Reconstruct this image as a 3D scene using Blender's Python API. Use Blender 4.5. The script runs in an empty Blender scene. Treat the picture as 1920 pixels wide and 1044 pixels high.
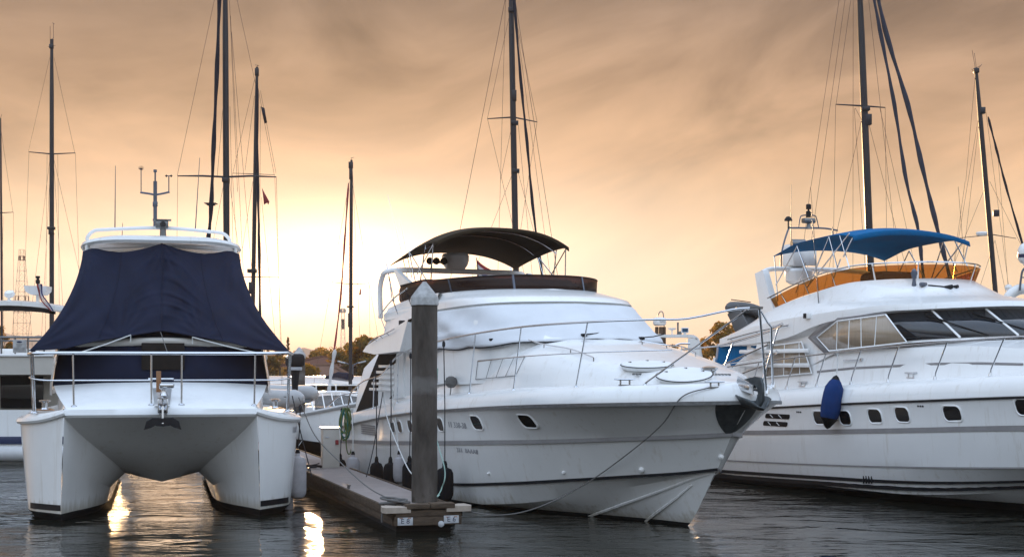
import bpy, bmesh, math, random
import numpy as np
from mathutils import Vector, Matrix, Quaternion
from mathutils.bvhtree import BVHTree
R = math.radians
random.seed(7)
C = bpy.context.scene.collection
S = bpy.context.scene

# ------------------------------------------------------------------ camera, world, sun, exposure
F = 2700.0; CAMH = 2.5; PX0 = 960.0; HZ = 690.0        # focal length in photo pixels, eye height, principal column, horizon row
cam = bpy.data.cameras.new("camera"); cam.sensor_width = 36; cam.lens = F/1920*36
cam.shift_y = (HZ-522)/1920; cam.clip_start = .1; cam.clip_end = 20000
co = bpy.data.objects.new("camera", cam); C.objects.link(co)
co.location = (0, 0, CAMH); co.rotation_euler = (R(90), 0, 0)
S.camera = co
SUN_AZ, SUN_EL = R(-7.5), R(5.0)                       # azimuth right of +Y, elevation

def node(nt, typ, **kw):
    n = nt.nodes.new(typ)
    for k, v in kw.items():
        setattr(n, k, v)
    return n
def mathn(nt, op, a, b=None, clamp=False):
    n = nt.nodes.new('ShaderNodeMath'); n.operation = op; n.use_clamp = clamp
    for i, v in enumerate((a, b)):
        if v is None: continue
        if isinstance(v, (int, float)): n.inputs[i].default_value = v
        else: nt.links.new(v, n.inputs[i])
    return n.outputs[0]
def mixc(nt, f, a, b, blend='MIX'):
    n = nt.nodes.new('ShaderNodeMix'); n.data_type = 'RGBA'; n.blend_type = blend
    for s, v in ((n.inputs[0], f), (n.inputs[6], a), (n.inputs[7], b)):
        if isinstance(v, (int, float)): s.default_value = v
        elif isinstance(v, tuple): s.default_value = (*v[:3], 1)
        else: nt.links.new(v, s)
    return n.outputs[2]
def ramp(nt, src, stops, interp='LINEAR'):
    n = nt.nodes.new('ShaderNodeValToRGB'); n.color_ramp.interpolation = interp
    el = n.color_ramp.elements
    while len(el) < len(stops): el.new(.5)
    for e, (p, c) in zip(el, stops):
        e.position = p; e.color = (*c, 1) if len(c) == 3 else c
    nt.links.new(src, n.inputs[0]); return n.outputs[0]

def build_world():
    w = bpy.data.worlds.new("World"); S.world = w; w.use_nodes = True
    nt = w.node_tree; nt.nodes.clear(); L = nt.links
    tc = node(nt, 'ShaderNodeTexCoord'); d = tc.outputs['Generated']
    sx = node(nt, 'ShaderNodeSeparateXYZ'); L.new(d, sx.inputs[0])
    X, Y, Z = sx.outputs
    # streaky cloud field, sheared so that streaks climb to the right
    cx = mathn(nt, 'MULTIPLY', X, 3.0)
    cz = mathn(nt, 'ADD', mathn(nt, 'MULTIPLY', Z, 8.5), mathn(nt, 'MULTIPLY', mathn(nt, 'MAXIMUM', mathn(nt, 'ADD', X, .06), 0.0), -2.9))
    cy = mathn(nt, 'MULTIPLY', Y, 2.0)
    cmb = node(nt, 'ShaderNodeCombineXYZ'); L.new(cx, cmb.inputs[0]); L.new(cy, cmb.inputs[1]); L.new(cz, cmb.inputs[2])
    n1 = node(nt, 'ShaderNodeTexNoise'); n1.inputs['Scale'].default_value = 1.25; n1.inputs['Detail'].default_value = 6; n1.inputs['Roughness'].default_value = .52; n1.inputs['Distortion'].default_value = .9
    L.new(cmb.outputs[0], n1.inputs['Vector'])
    n2 = node(nt, 'ShaderNodeTexNoise'); n2.inputs['Scale'].default_value = 4.6; n2.inputs['Detail'].default_value = 5; n2.inputs['Roughness'].default_value = .5
    L.new(cmb.outputs[0], n2.inputs['Vector'])
    cl = mathn(nt, 'ADD', mathn(nt, 'MULTIPLY', n1.outputs[0], .82), mathn(nt, 'MULTIPLY', n2.outputs[0], .18))
    # height with a cloud warp
    zz = mathn(nt, 'ADD', Z, mathn(nt, 'MULTIPLY', mathn(nt, 'SUBTRACT', cl, .5), .05))
    front = ramp(nt, zz, [(0, (1.0, .56, .27)), (.018, (1.0, .68, .42)), (.05, (1.0, .75, .50)), (.095, (.97, .665, .40)), (.14, (.80, .49, .28)), (.19, (.49, .30, .18)), (.25, (.29, .19, .13)), (.45, (.50, .46, .45)), (1, (1.18, 1.48, 1.96))])
    back = ramp(nt, Z, [(0, (.17, .17, .18)), (.10, (.36, .37, .38)), (.26, (.98, 1.07, 1.15)), (.5, (1.46, 1.78, 2.24)), (1, (1.18, 1.48, 1.96))])  # painted sky behind the camera: low band dark to shade hulls, bright above
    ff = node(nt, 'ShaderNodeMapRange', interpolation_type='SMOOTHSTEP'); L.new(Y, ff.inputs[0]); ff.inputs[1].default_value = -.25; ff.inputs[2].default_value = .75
    # bright break in the clouds round the hidden sun
    az = mathn(nt, 'DIVIDE', mathn(nt, 'SUBTRACT', mathn(nt, 'ARCTAN2', X, Y), SUN_AZ+.03), .21)
    el = mathn(nt, 'DIVIDE', mathn(nt, 'SUBTRACT', zz, .062), .060)
    rr = mathn(nt, 'ADD', mathn(nt, 'MULTIPLY', az, az), mathn(nt, 'MULTIPLY', el, el))
    gl = mathn(nt, 'POWER', 2.718, mathn(nt, 'MULTIPLY', rr, -1.0))
    fr2 = mathn(nt, 'GREATER_THAN', Y, 0.0)
    gl = mathn(nt, 'MULTIPLY', gl, fr2)
    # contrast of the streaks, stronger with height
    cs = mathn(nt, 'ADD', mathn(nt, 'MULTIPLY', mathn(nt, 'SUBTRACT', cl, .5), mathn(nt, 'MINIMUM', mathn(nt, 'ADD', mathn(nt, 'MULTIPLY', zz, 16.0), .3), 3.2)), 1.03)
    cs = mathn(nt, 'MAXIMUM', cs, .3)
    v = node(nt, 'ShaderNodeVectorMath', operation='SCALE'); L.new(front, v.inputs[0]); L.new(cs, v.inputs[3])
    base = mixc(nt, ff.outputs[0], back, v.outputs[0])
    glow = node(nt, 'ShaderNodeVectorMath', operation='SCALE'); glow.inputs[0].default_value = (.50, .50, .50); L.new(gl, glow.inputs[3])
    az2 = mathn(nt, 'DIVIDE', mathn(nt, 'SUBTRACT', mathn(nt, 'ARCTAN2', X, Y), SUN_AZ+.01), .078)
    el2 = mathn(nt, 'DIVIDE', mathn(nt, 'SUBTRACT', zz, .064), .034)
    gl2 = mathn(nt, 'MULTIPLY', mathn(nt, 'POWER', 2.718, mathn(nt, 'MULTIPLY', mathn(nt, 'ADD', mathn(nt, 'MULTIPLY', az2, az2), mathn(nt, 'MULTIPLY', el2, el2)), -1.0)), fr2)
    core = node(nt, 'ShaderNodeVectorMath', operation='SCALE'); core.inputs[0].default_value = (3.6, 2.0, .95); L.new(gl2, core.inputs[3])
    ad = node(nt, 'ShaderNodeVectorMath', operation='ADD'); L.new(base, ad.inputs[0]); L.new(glow.outputs[0], ad.inputs[1])
    ad0 = ad; ad = node(nt, 'ShaderNodeVectorMath', operation='ADD'); L.new(ad0.outputs[0], ad.inputs[0]); L.new(core.outputs[0], ad.inputs[1])
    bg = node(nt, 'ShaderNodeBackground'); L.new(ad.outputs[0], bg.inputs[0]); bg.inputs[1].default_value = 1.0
    # the clear-sky light behind the clouds
    sk = node(nt, 'ShaderNodeTexSky', sky_type='NISHITA'); sk.sun_disc = False; sk.sun_elevation = SUN_EL; sk.sun_rotation = SUN_AZ
    bs = node(nt, 'ShaderNodeBackground'); L.new(sk.outputs[0], bs.inputs[0]); bs.inputs[1].default_value = .05
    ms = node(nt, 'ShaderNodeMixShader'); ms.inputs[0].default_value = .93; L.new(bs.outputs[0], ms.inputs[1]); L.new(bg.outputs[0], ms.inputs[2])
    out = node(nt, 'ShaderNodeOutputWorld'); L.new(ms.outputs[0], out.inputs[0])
build_world()
sl = bpy.data.lights.new("sun", 'SUN'); sl.energy = 4.0; sl.angle = R(.6); sl.color = (1, .62, .30)
so = bpy.data.objects.new("sun", sl); C.objects.link(so)
sd = Vector((math.sin(SUN_AZ)*math.cos(SUN_EL), math.cos(SUN_AZ)*math.cos(SUN_EL), math.sin(SUN_EL)))
so.rotation_euler = sd.to_track_quat('Z', 'Y').to_euler(); so.location = (-40, 200, 60)
S.view_settings.view_transform = 'Standard'; S.view_settings.look = 'None'; S.view_settings.exposure = 0; S.view_settings.gamma = 1

# ------------------------------------------------------------------ materials
MATS = {}
def mat(name, col, rough=.5, metal=0, var=.08, vscale=3, bump=0, bscale=40, coat=0, spec=None, stretch=(1, 1, 1), var2=None, alpha=None):
    m = bpy.data.materials.new(name); m.use_nodes = True; nt = m.node_tree; L = nt.links
    p = nt.nodes['Principled BSDF']
    tc = node(nt, 'ShaderNodeTexCoord'); mp = node(nt, 'ShaderNodeMapping'); mp.inputs['Scale'].default_value = stretch
    L.new(tc.outputs['Object'], mp.inputs[0])
    n = node(nt, 'ShaderNodeTexNoise'); n.inputs['Scale'].default_value = vscale; n.inputs['Detail'].default_value = 6; n.inputs['Roughness'].default_value = .6
    L.new(mp.outputs[0], n.inputs['Vector'])
    a = tuple(min(1, c*(1+var)) for c in col); b = tuple(c*(1-var) for c in col) if var2 is None else var2
    L.new(ramp(nt, n.outputs[0], [(.3, b), (.7, a)]), p.inputs['Base Color'])
    L.new(mathn(nt, 'ADD', mathn(nt, 'MULTIPLY', n.outputs[0], rough*.35), rough*.83), p.inputs['Roughness'])
    p.inputs['Metallic'].default_value = metal
    if coat: p.inputs['Coat Weight'].default_value = coat; p.inputs['Coat Roughness'].default_value = .05
    if spec is not None: p.inputs['Specular IOR Level'].default_value = spec
    if bump:
        n2 = node(nt, 'ShaderNodeTexNoise'); n2.inputs['Scale'].default_value = bscale; n2.inputs['Detail'].default_value = 4
        L.new(mp.outputs[0], n2.inputs['Vector'])
        bp = node(nt, 'ShaderNodeBump'); bp.inputs['Strength'].default_value = bump; bp.inputs['Distance'].default_value = .02
        L.new(n2.outputs[0], bp.inputs['Height']); L.new(bp.outputs[0], p.inputs['Normal'])
    if alpha is not None: p.inputs['Alpha'].default_value = alpha
    MATS[name] = m; return m
def weather(name, scum=True):
    """faint runs down the sides and a stained band above the waterline"""
    nt = MATS[name].node_tree; L = nt.links; p = nt.nodes['Principled BSDF']; src = p.inputs['Base Color'].links[0].from_socket
    tc = node(nt, 'ShaderNodeTexCoord'); mp = node(nt, 'ShaderNodeMapping'); mp.inputs['Scale'].default_value = (5, 5, .35); L.new(tc.outputs['Object'], mp.inputs[0])
    n = node(nt, 'ShaderNodeTexNoise'); n.inputs['Scale'].default_value = 1.6; n.inputs['Detail'].default_value = 7; n.inputs['Roughness'].default_value = .65; L.new(mp.outputs[0], n.inputs['Vector'])
    runs = ramp(nt, n.outputs[0], [(.56, (0, 0, 0)), (.74, (.42,)*3)])
    c = mixc(nt, runs, src, (.50, .44, .35))
    sz = node(nt, 'ShaderNodeSeparateXYZ'); L.new(tc.outputs['Object'], sz.inputs[0])
    edge = mathn(nt, 'ADD', mathn(nt, 'MULTIPLY', sz.outputs[2], -5.0), mathn(nt, 'MULTIPLY', n.outputs[0], 2.4))
    band = ramp(nt, edge, [(.10, (0, 0, 0)), (.95, (.55,)*3)])
    c = mixc(nt, band, c, (.30, .25, .16))
    L.new(c, p.inputs['Base Color'])
mat('gelcoat', (.82, .82, .81), .22, var=.025, vscale=1.3, bump=.02, bscale=2.2, coat=.4); weather('gelcoat')
mat('deck', (.79, .795, .79), .5, var=.03, vscale=5, bump=.05, bscale=160)
mat('hull_grey', (.76, .755, .74), .25, var=.035, vscale=1.1, bump=.03, bscale=1.6, coat=.4); weather('hull_grey')
mat('beige_gelcoat', (.52, .49, .44), .35, var=.05)
mat('stripe', (.26, .25, .25), .35, var=.12, spec=.14)
mat('black_stripe', (.012, .013, .016), .3, spec=.14)
mat('navy_stripe', (.015, .025, .075), .35)
mat('antifoul', (.012, .012, .013), .75, var=.3, spec=.14)
mat('steel', (.62, .63, .65), .16, 1, var=.05)
mat('dull_steel', (.20, .205, .21), .42, .9, var=.2, vscale=12, bump=.1)
mat('plough', (.085, .095, .10), .42, .5, var=.25, vscale=9, spec=.14)
mat('navy', (.012, .0155, .034), .85, var=.18, vscale=2.5, bump=.25, bscale=420, spec=.14)
mat('olive', (.040, .030, .019), .85, var=.15, vscale=2, bump=.2, bscale=300, spec=.14)
mat('blue', (.004, .115, .285), .8, var=.14, vscale=2, bump=.2, bscale=300, spec=.14)
mat('white_canvas', (.64, .655, .68), .85, var=.05, vscale=2, bump=.15, bscale=250)
mat('black', (.010, .010, .011), .5, spec=.14)
mat('dark', (.02, .02, .022), .6, var=.2, spec=.14)
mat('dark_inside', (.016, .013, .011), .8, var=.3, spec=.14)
mat('glass', (.012, .015, .02), .04, var=.1, coat=.5)
mat('port_glass', (.01, .010, .011), .06)
mat('curtain', (.31, .24, .17), .10, var=.10, vscale=5, stretch=(6, 6, .6), coat=.6)
mat('fender_grey', (.40, .38, .39), .55, var=.14, vscale=6)
mat('fender_black', (.012, .012, .014), .9, var=.2, bump=.3, bscale=300, spec=.14)
mat('fender_blue', (.012, .038, .14), .85, var=.2, bump=.3, bscale=300, spec=.14)
mat('hose', (.085, .14, .04), .4, var=.25, vscale=20)
mat('hose_teal', (.02, .16, .15), .4, var=.2)
mat('rope', (.12, .115, .11), .9, var=.25, vscale=60)
mat('rope_white', (.52, .52, .50), .9, var=.15, vscale=60)
mat('rope_green', (.26, .38, .33), .9, var=.15, vscale=60)
mat('rope_dark', (.03, .03, .034), .9, var=.2, spec=.14)
mat('concrete', (.115, .10, .088), .85, var=.15, vscale=3.2, bump=.4, bscale=26, stretch=(1, 1, .28), var2=(.040, .034, .029), spec=.14)
def weed():
    nt = MATS['concrete'].node_tree; L = nt.links; p = nt.nodes['Principled BSDF']; src = p.inputs['Base Color'].links[0].from_socket
    tc = node(nt, 'ShaderNodeTexCoord'); sz = node(nt, 'ShaderNodeSeparateXYZ'); L.new(tc.outputs['Object'], sz.inputs[0])
    n = node(nt, 'ShaderNodeTexNoise'); n.inputs['Scale'].default_value = 9; n.inputs['Detail'].default_value = 6; L.new(tc.outputs['Object'], n.inputs['Vector'])
    e = mathn(nt, 'ADD', mathn(nt, 'MULTIPLY', sz.outputs[2], -1.6), mathn(nt, 'MULTIPLY', n.outputs[0], 1.6))
    c = mixc(nt, ramp(nt, e, [(.05, (0, 0, 0)), (.5, (.85,)*3)]), src, (.022, .022, .016))
    rub = ramp(nt, mathn(nt, 'ABSOLUTE', mathn(nt, 'ADD', mathn(nt, 'ADD', sz.outputs[2], -2.33), mathn(nt, 'MULTIPLY', n.outputs[0], .2))), [(.05, (.38,)*3), (.17, (0, 0, 0))])
    L.new(mixc(nt, rub, c, (.26, .25, .24)), p.inputs['Base Color'])
weed()
mat('cap', (.46, .46, .46), .7, var=.12, vscale=9, var2=(.27, .27, .26))
mat('dock_top', (.27, .225, .205), .85, var=.12, vscale=3, bump=.25, bscale=70)
mat('dock_wood', (.085, .062, .045), .85, var=.35, vscale=5, bump=.5, bscale=30, stretch=(1, 1, 5), spec=.14)
mat('bumper', (.36, .30, .245), .8, var=.15, vscale=9, bump=.2)
mat('plate', (.46, .47, .49), .5, var=.15, vscale=14)
mat('rust', (.32, .13, .05), .9, var=.4, vscale=30)
mat('ink', (.02, .02, .05), .6)
mat('lettering', (.25, .25, .27), .6)
mat('mast', (.018, .019, .026), .4, .2, var=.2)
mat('mast_grey', (.10, .115, .15), .4, .3, var=.15)
mat('wire', (.10, .06, .045), .5, .4)
mat('furled', (.016, .018, .028), .8, var=.25, bump=.4, bscale=20, spec=.14)
mat('furled_grey', (.04, .046, .068), .8, var=.2, bump=.3, bscale=20, spec=.14)
mat('flag_red', (.25, .03, .035), .8, var=.2)
mat('flag_white', (.5, .48, .5), .8)
mat('flag_blue', (.03, .03, .12), .8)
mat('wood', (.26, .12, .05), .5, var=.3, vscale=8, stretch=(1, 8, 8))
mat('roof_tile', (.105, .048, .034), .85, var=.25, vscale=3, bump=.6, bscale=9, stretch=(1, 1, 3), spec=.14)
mat('roof_tile_grey', (.15, .085, .062), .85, var=.2, vscale=3, bump=.6, bscale=9, stretch=(1, 1, 3), spec=.14)
mat('house_wall', (.25, .18, .15), .85, var=.1, spec=.14)
mat('timber', (.10, .065, .045), .85, var=.3, vscale=4, stretch=(1, 1, .3), spec=.14)
mat('bark', (.07, .05, .035), .9, var=.3, vscale=6)
mat('grass', (.06, .065, .03), .95, var=.4, vscale=.15)
mat('hill', (.06, .055, .05), .95, var=.2, vscale=.01)
mat('lattice', (.16, .07, .045), .6, .2, var=.2)
mat('lattice_white', (.40, .36, .33), .6, var=.1)
mat('rubber', (.085, .09, .095), .6, var=.12)
mat('rubber_light', (.50, .50, .50), .55, var=.08)
mat('screen_face', (.02, .07, .13), .2)
mat('seat_brown', (.10, .055, .04), .7, var=.2, spec=.14)
def leaf_mat(name, col, tr):
    m = bpy.data.materials.new(name); m.use_nodes = True; nt = m.node_tree; L = nt.links; p = nt.nodes['Principled BSDF']
    tc = node(nt, 'ShaderNodeTexCoord'); n = node(nt, 'ShaderNodeTexNoise'); n.inputs['Scale'].default_value = 1.2; L.new(tc.outputs['Object'], n.inputs['Vector'])
    L.new(ramp(nt, n.outputs[0], [(.32, tuple(c*.45 for c in col)), (.68, tuple(c*1.5 for c in col))]), p.inputs['Base Color'])
    p.inputs['Roughness'].default_value = .7; p.inputs['Specular IOR Level'].default_value = .15
    t = node(nt, 'ShaderNodeBsdfTranslucent'); t.inputs[0].default_value = (*tr, 1)
    ms = node(nt, 'ShaderNodeMixShader'); ms.inputs[0].default_value = .5
    L.new(p.outputs[0], ms.inputs[1]); L.new(t.outputs[0], ms.inputs[2]); L.new(ms.outputs[0], nt.nodes['Material Output'].inputs[0]); MATS[name] = m
leaf_mat('leaf', (.075, .085, .025), (.60, .30, .03)); leaf_mat('leaf_dark', (.045, .06, .025), (.38, .19, .02))
def tint(name, col, fac, rough=.05):
    m = bpy.data.materials.new(name); m.use_nodes = True; nt = m.node_tree; L = nt.links
    nt.nodes.remove(nt.nodes['Principled BSDF'])
    t = node(nt, 'ShaderNodeBsdfTransparent'); t.inputs[0].default_value = (*col, 1)
    g = node(nt, 'ShaderNodeBsdfPrincipled'); g.inputs['Base Color'].default_value = (*[c*.3 for c in col], 1); g.inputs['Roughness'].default_value = rough
    n = node(nt, 'ShaderNodeTexNoise'); n.inputs['Scale'].default_value = 2.5
    ms = node(nt, 'ShaderNodeMixShader'); L.new(mathn(nt, 'ADD', fac-.06, mathn(nt, 'MULTIPLY', n.outputs[0], .12)), ms.inputs[0])
    L.new(t.outputs[0], ms.inputs[1]); L.new(g.outputs[0], ms.inputs[2]); L.new(ms.outputs[0], nt.nodes['Material Output'].inputs[0]); MATS[name] = m
tint('tint_brown', (.22, .125, .10), .34, .3); tint('tint_amber', (.72, .47, .22), .16); tint('dinghy_window', (.5, .5, .5), .4)

def water_mat():
    m = bpy.data.materials.new('water'); m.use_nodes = True; nt = m.node_tree; L = nt.links; p = nt.nodes['Principled BSDF']
    p.inputs['Base Color'].default_value = (.010, .011, .008, 1); p.inputs['Roughness'].default_value = .035; p.inputs['IOR'].default_value = 1.333; p.inputs['Specular IOR Level'].default_value = .42
    tc = node(nt, 'ShaderNodeTexCoord')
    hs = []
    for sc, st, det in ((.55, (1, 1.6, 1), 3), (2.1, (1, 1.9, 1), 4), (7.5, (1, 1.5, 1), 3)):
        mp = node(nt, 'ShaderNodeMapping'); mp.inputs['Scale'].default_value = st; L.new(tc.outputs['Object'], mp.inputs[0])
        n = node(nt, 'ShaderNodeTexNoise'); n.inputs['Scale'].default_value = sc; n.inputs['Detail'].default_value = det; n.inputs['Distortion'].default_value = .6
        L.new(mp.outputs[0], n.inputs['Vector']); hs.append(n.outputs[0])
    # patches of breeze
    br = node(nt, 'ShaderNodeTexNoise'); br.inputs['Scale'].default_value = .34; br.inputs['Detail'].default_value = 3; L.new(tc.outputs['Object'], br.inputs['Vector'])
    brm = ramp(nt, br.outputs[0], [(.40, (.12,)*3), (.62, (1.3,)*3)])
    h = mathn(nt, 'ADD', mathn(nt, 'MULTIPLY', hs[0], .080), mathn(nt, 'MULTIPLY', mathn(nt, 'ADD', mathn(nt, 'MULTIPLY', hs[1], .034), mathn(nt, 'MULTIPLY', hs[2], .0060)), brm))
    bp = node(nt, 'ShaderNodeBump'); bp.inputs['Strength'].default_value = WATER_BUMP; bp.inputs['Distance'].default_value = 1.0
    L.new(h, bp.inputs['Height']); L.new(bp.outputs[0], p.inputs['Normal']); MATS['water'] = m
WATER_BUMP = .58
water_mat()
M = MATS

# ------------------------------------------------------------------ geometry helpers
V = Vector
def P(px, py, Y): return V(((px-PX0)/F*Y, Y, CAMH-(py-HZ)/F*Y))
def pchip(xs, ys, xq):
    xs = np.array(xs, float); ys = np.array(ys, float); xq = np.clip(np.array(xq, float), min(xs), max(xs))
    if xs[0] > xs[-1]: xs = xs[::-1]; ys = ys[::-1]
    h = np.diff(xs); d = np.diff(ys)/h; n = len(xs); m = np.zeros(n)
    for i in range(1, n-1):
        if d[i-1]*d[i] > 0:
            w1 = 2*h[i]+h[i-1]; w2 = h[i]+2*h[i-1]; m[i] = (w1+w2)/(w1/d[i-1]+w2/d[i])
    m[0] = d[0]; m[-1] = d[-1]
    k = np.clip(np.searchsorted(xs, xq)-1, 0, n-2); t = (xq-xs[k])/h[k]
    return (1+2*t)*(1-t)**2*ys[k]+t*(1-t)**2*h[k]*m[k]+t*t*(3-2*t)*ys[k+1]+t*t*(t-1)*h[k]*m[k+1]
def smooth_path(pts, n=8):
    """Catmull-Rom through points"""
    p = [V(q) for q in pts]
    if len(p) < 3: return p
    out = []
    for i in range(len(p)-1):
        a = p[i-1] if i else 2*p[0]-p[1]; b = p[i]; c = p[i+1]; d = p[i+2] if i+2 < len(p) else 2*p[-1]-p[-2]
        for k in range(n):
            t = k/n
            out.append(.5*((2*b)+(c-a)*t+(2*a-5*b+4*c-d)*t*t+(3*b-a-3*c+d)*t**3))
    out.append(p[-1]); return out

class MB:
    def __init__(s): s.bm = bmesh.new()
    def face(s, vs):
        try: return s.bm.faces.new(vs)
        except ValueError: return None          # degenerate or repeated face
    def box(s, c, size, rot=None, bevel=0, seg=2):
        r = bmesh.ops.create_cube(s.bm, size=1)
        vs = r['verts']
        for v in vs: v.co = V((v.co.x*size[0], v.co.y*size[1], v.co.z*size[2]))
        if bevel:
            es = list({e for v in vs for e in v.link_edges})
            rr = bmesh.ops.bevel(s.bm, geom=es, offset=bevel, segments=seg, affect='EDGES', profile=.5)
            vs = list({v for f in rr['faces'] for v in f.verts} | {v for v in vs if v.is_valid})
        for v in vs:
            q = v.co.copy()
            if rot is not None: q.rotate(rot)
            v.co = q+V(c)
        return s
    def tube(s, pts, r, n=8, cap=True, close=False):
        pts = [V(p) for p in pts]; N = len(pts)
        rs = r if isinstance(r, (list, tuple)) else [r]*N
        tan = []
        for i in range(N):
            a = pts[i-1] if (i or close) else pts[0]; b = pts[(i+1) % N] if (i < N-1 or close) else pts[-1]
            t = b-a
            tan.append(t.normalized() if t.length > 1e-9 else V((0, 0, 1)))
        up = V((0, 0, 1)) if abs(tan[0].z) < .9 else V((1, 0, 0))
        u = tan[0].cross(up).normalized(); rings = []
        for i in range(N):
            u = (u-tan[i]*u.dot(tan[i]))
            u = u.normalized() if u.length > 1e-6 else tan[i].orthogonal().normalized()
            w = tan[i].cross(u)
            rings.append([s.bm.verts.new(pts[i]+(u*math.cos(2*math.pi*k/n)+w*math.sin(2*math.pi*k/n))*rs[i]) for k in range(n)])
        for i in range(N if close else N-1):
            A = rings[i]; B = rings[(i+1) % N]
            for k in range(n): s.face((A[k], A[(k+1) % n], B[(k+1) % n], B[k]))
        if cap and not close:
            s.face(rings[0][::-1]); s.face(rings[-1])
        return s
    def grid(s, rows, closeu=False, closev=False):
        """rows of points joined into quads"""
        vs = [[s.bm.verts.new(V(p)) for p in r] for r in rows]
        n = len(vs[0])
        for i in range(len(vs) if closev else len(vs)-1):
            A, B = vs[i], vs[(i+1) % len(vs)]
            for k in range(n if closeu else n-1):
                try: s.face((A[k], A[(k+1) % n], B[(k+1) % n], B[k]))
                except ValueError: pass
        return s
    def poly(s, pts):
        s.face([s.bm.verts.new(V(p)) for p in pts]); return s
    def prism(s, pts, d):
        """closed polygon swept along d"""
        d = V(d); a = [s.bm.verts.new(V(p)) for p in pts]; b = [s.bm.verts.new(V(p)+d) for p in pts]; n = len(a)
        s.face(a); s.face(b[::-1])
        for i in range(n): s.face((a[i], b[i], b[(i+1) % n], a[(i+1) % n]))
        return s
    def lathe(s, prof, base=(0, 0, 0), axis=(0, 0, 1), n=16):
        q = V((0, 0, 1)).rotation_difference(V(axis).normalized()); rings = []
        for r, h in prof:
            rings.append([s.bm.verts.new(V(base)+q@V((max(r, 1e-4)*math.cos(2*math.pi*k/n), max(r, 1e-4)*math.sin(2*math.pi*k/n), h))) for k in range(n)])
        for A, B in zip(rings, rings[1:]):
            for k in range(n): s.face((A[k], A[(k+1) % n], B[(k+1) % n], B[k]))
        s.face(rings[0][::-1]); s.face(rings[-1]); return s
    def mirror(s):
        g = bmesh.ops.duplicate(s.bm, geom=list(s.bm.verts)+list(s.bm.edges)+list(s.bm.faces))['geom']
        for v in g:
            if isinstance(v, bmesh.types.BMVert): v.co.y = -v.co.y
        bmesh.ops.reverse_faces(s.bm, faces=[f for f in g if isinstance(f, bmesh.types.BMFace)])
        return s
    def done(s, name, m, parent=None, sharp=32, weld=1e-4, recalc=True, smooth=True, solid=0):
        bm = s.bm
        if weld: bmesh.ops.remove_doubles(bm, verts=bm.verts, dist=weld)
        if recalc: bmesh.ops.recalc_face_normals(bm, faces=bm.faces)
        for f in bm.faces: f.smooth = smooth
        for e in bm.edges:
            if len(e.link_faces) == 2 and e.calc_face_angle(0) > R(sharp): e.smooth = False
        me = bpy.data.meshes.new(name); bm.to_mesh(me); bm.free()
        me.materials.append(M[m] if isinstance(m, str) else m)
        o = bpy.data.objects.new(name, me); C.objects.link(o)
        if parent is not None: o.parent = parent
        if solid:
            md = o.modifiers.new('thickness', 'SOLIDIFY'); md.thickness = solid; md.offset = 0
        return o
def tag(o, label=None, cat=None, group=None, kind=None):
    if label: o['label'] = label
    if cat: o['category'] = cat
    if group: o['group'] = group
    if kind: o['kind'] = kind
    return o
def thing(name, label, cat, loc=(0, 0, 0), rz=0, group=None):
    o = bpy.data.objects.new(name, None); C.objects.link(o); o.location = loc; o.rotation_euler = (0, 0, rz)
    o.empty_display_size = .3
    return tag(o, label, cat, group)
def copy_tree(o, parent=None):
    c = o.copy(); C.objects.link(c)
    if parent is not None: c.parent = parent
    for ch in list(o.children): copy_tree(ch, c)
    return c
def text_mesh(name, s, size, mtx, m, parent, depth=.003):
    cu = bpy.data.curves.new(name, 'FONT'); cu.body = s; cu.size = size; cu.extrude = depth; cu.align_x = 'CENTER'; cu.align_y = 'CENTER'; cu.resolution_u = 2
    t = bpy.data.objects.new(name, cu); C.objects.link(t); bpy.context.view_layer.update()
    me = bpy.data.meshes.new_from_object(t.evaluated_get(bpy.context.evaluated_depsgraph_get()))
    bpy.data.objects.remove(t); me.materials.clear(); me.materials.append(M[m])
    o = bpy.data.objects.new(name, me); C.objects.link(o); me.transform(mtx)
    if parent is not None: o.parent = parent
    return o

class Boat:
    """local frame of a vessel: x forward, y to port, z up, at the given heading"""
    def __init__(s, name, label, cat, ox, oy, deg, group=None):
        t = R(deg); s.o = V((ox, oy, 0)); s.f = V((math.sin(t), -math.cos(t), 0)); s.p = V((math.cos(t), math.sin(t), 0))
        s.e = thing(name, label, cat, (ox, oy, 0), t-math.pi/2, group); s.solids = []
    def w(s, x, y, z): return s.o+s.f*x+s.p*y+V((0, 0, z))
    def px(s, x, y, z):
        q = s.w(x, y, z); return (PX0+F*q.x/q.y, HZ-(q.z-CAMH)*F/q.y)
    def ray(s, px, py):
        d = V(((px-PX0)/F, 1, -(py-HZ)/F)); c = V((0, 0, CAMH))-s.o
        return V((c.dot(s.f), c.dot(s.p), c.z)), V((d.dot(s.f), d.dot(s.p), d.z)).normalized()
    def at(s, px, py, x=None, y=None, z=None):
        c, d = s.ray(px, py)
        for i, v in enumerate((x, y, z)):
            if v is not None: return c+d*((v-c[i])/d[i])
    def solid(s, o):
        me = o.data; s.solids.append(BVHTree.FromPolygons([v.co for v in me.vertices], [p.vertices for p in me.polygons])); return o
    def hit(s, px, py):
        """the point of the built surface seen along one sight line, and its normal"""
        c, d = s.ray(px, py); best = None
        for b in s.solids:
            l, n, i, dist = b.ray_cast(c, d)
            if l is not None and (best is None or dist < best[2]): best = (l, n if n.dot(d) < 0 else -n, dist)
        return best[:2] if best else None
def frame_on(l, n):
    """matrix with z along n, x horizontal"""
    n = n.normalized(); x = V((0, 0, 1)).cross(n)
    x = x.normalized() if x.length > 1e-4 else V((1, 0, 0))
    y = n.cross(x)
    return Matrix(((x.x, y.x, n.x, l.x), (x.y, y.y, n.y, l.y), (x.z, y.z, n.z, l.z), (0, 0, 0, 1)))
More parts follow.
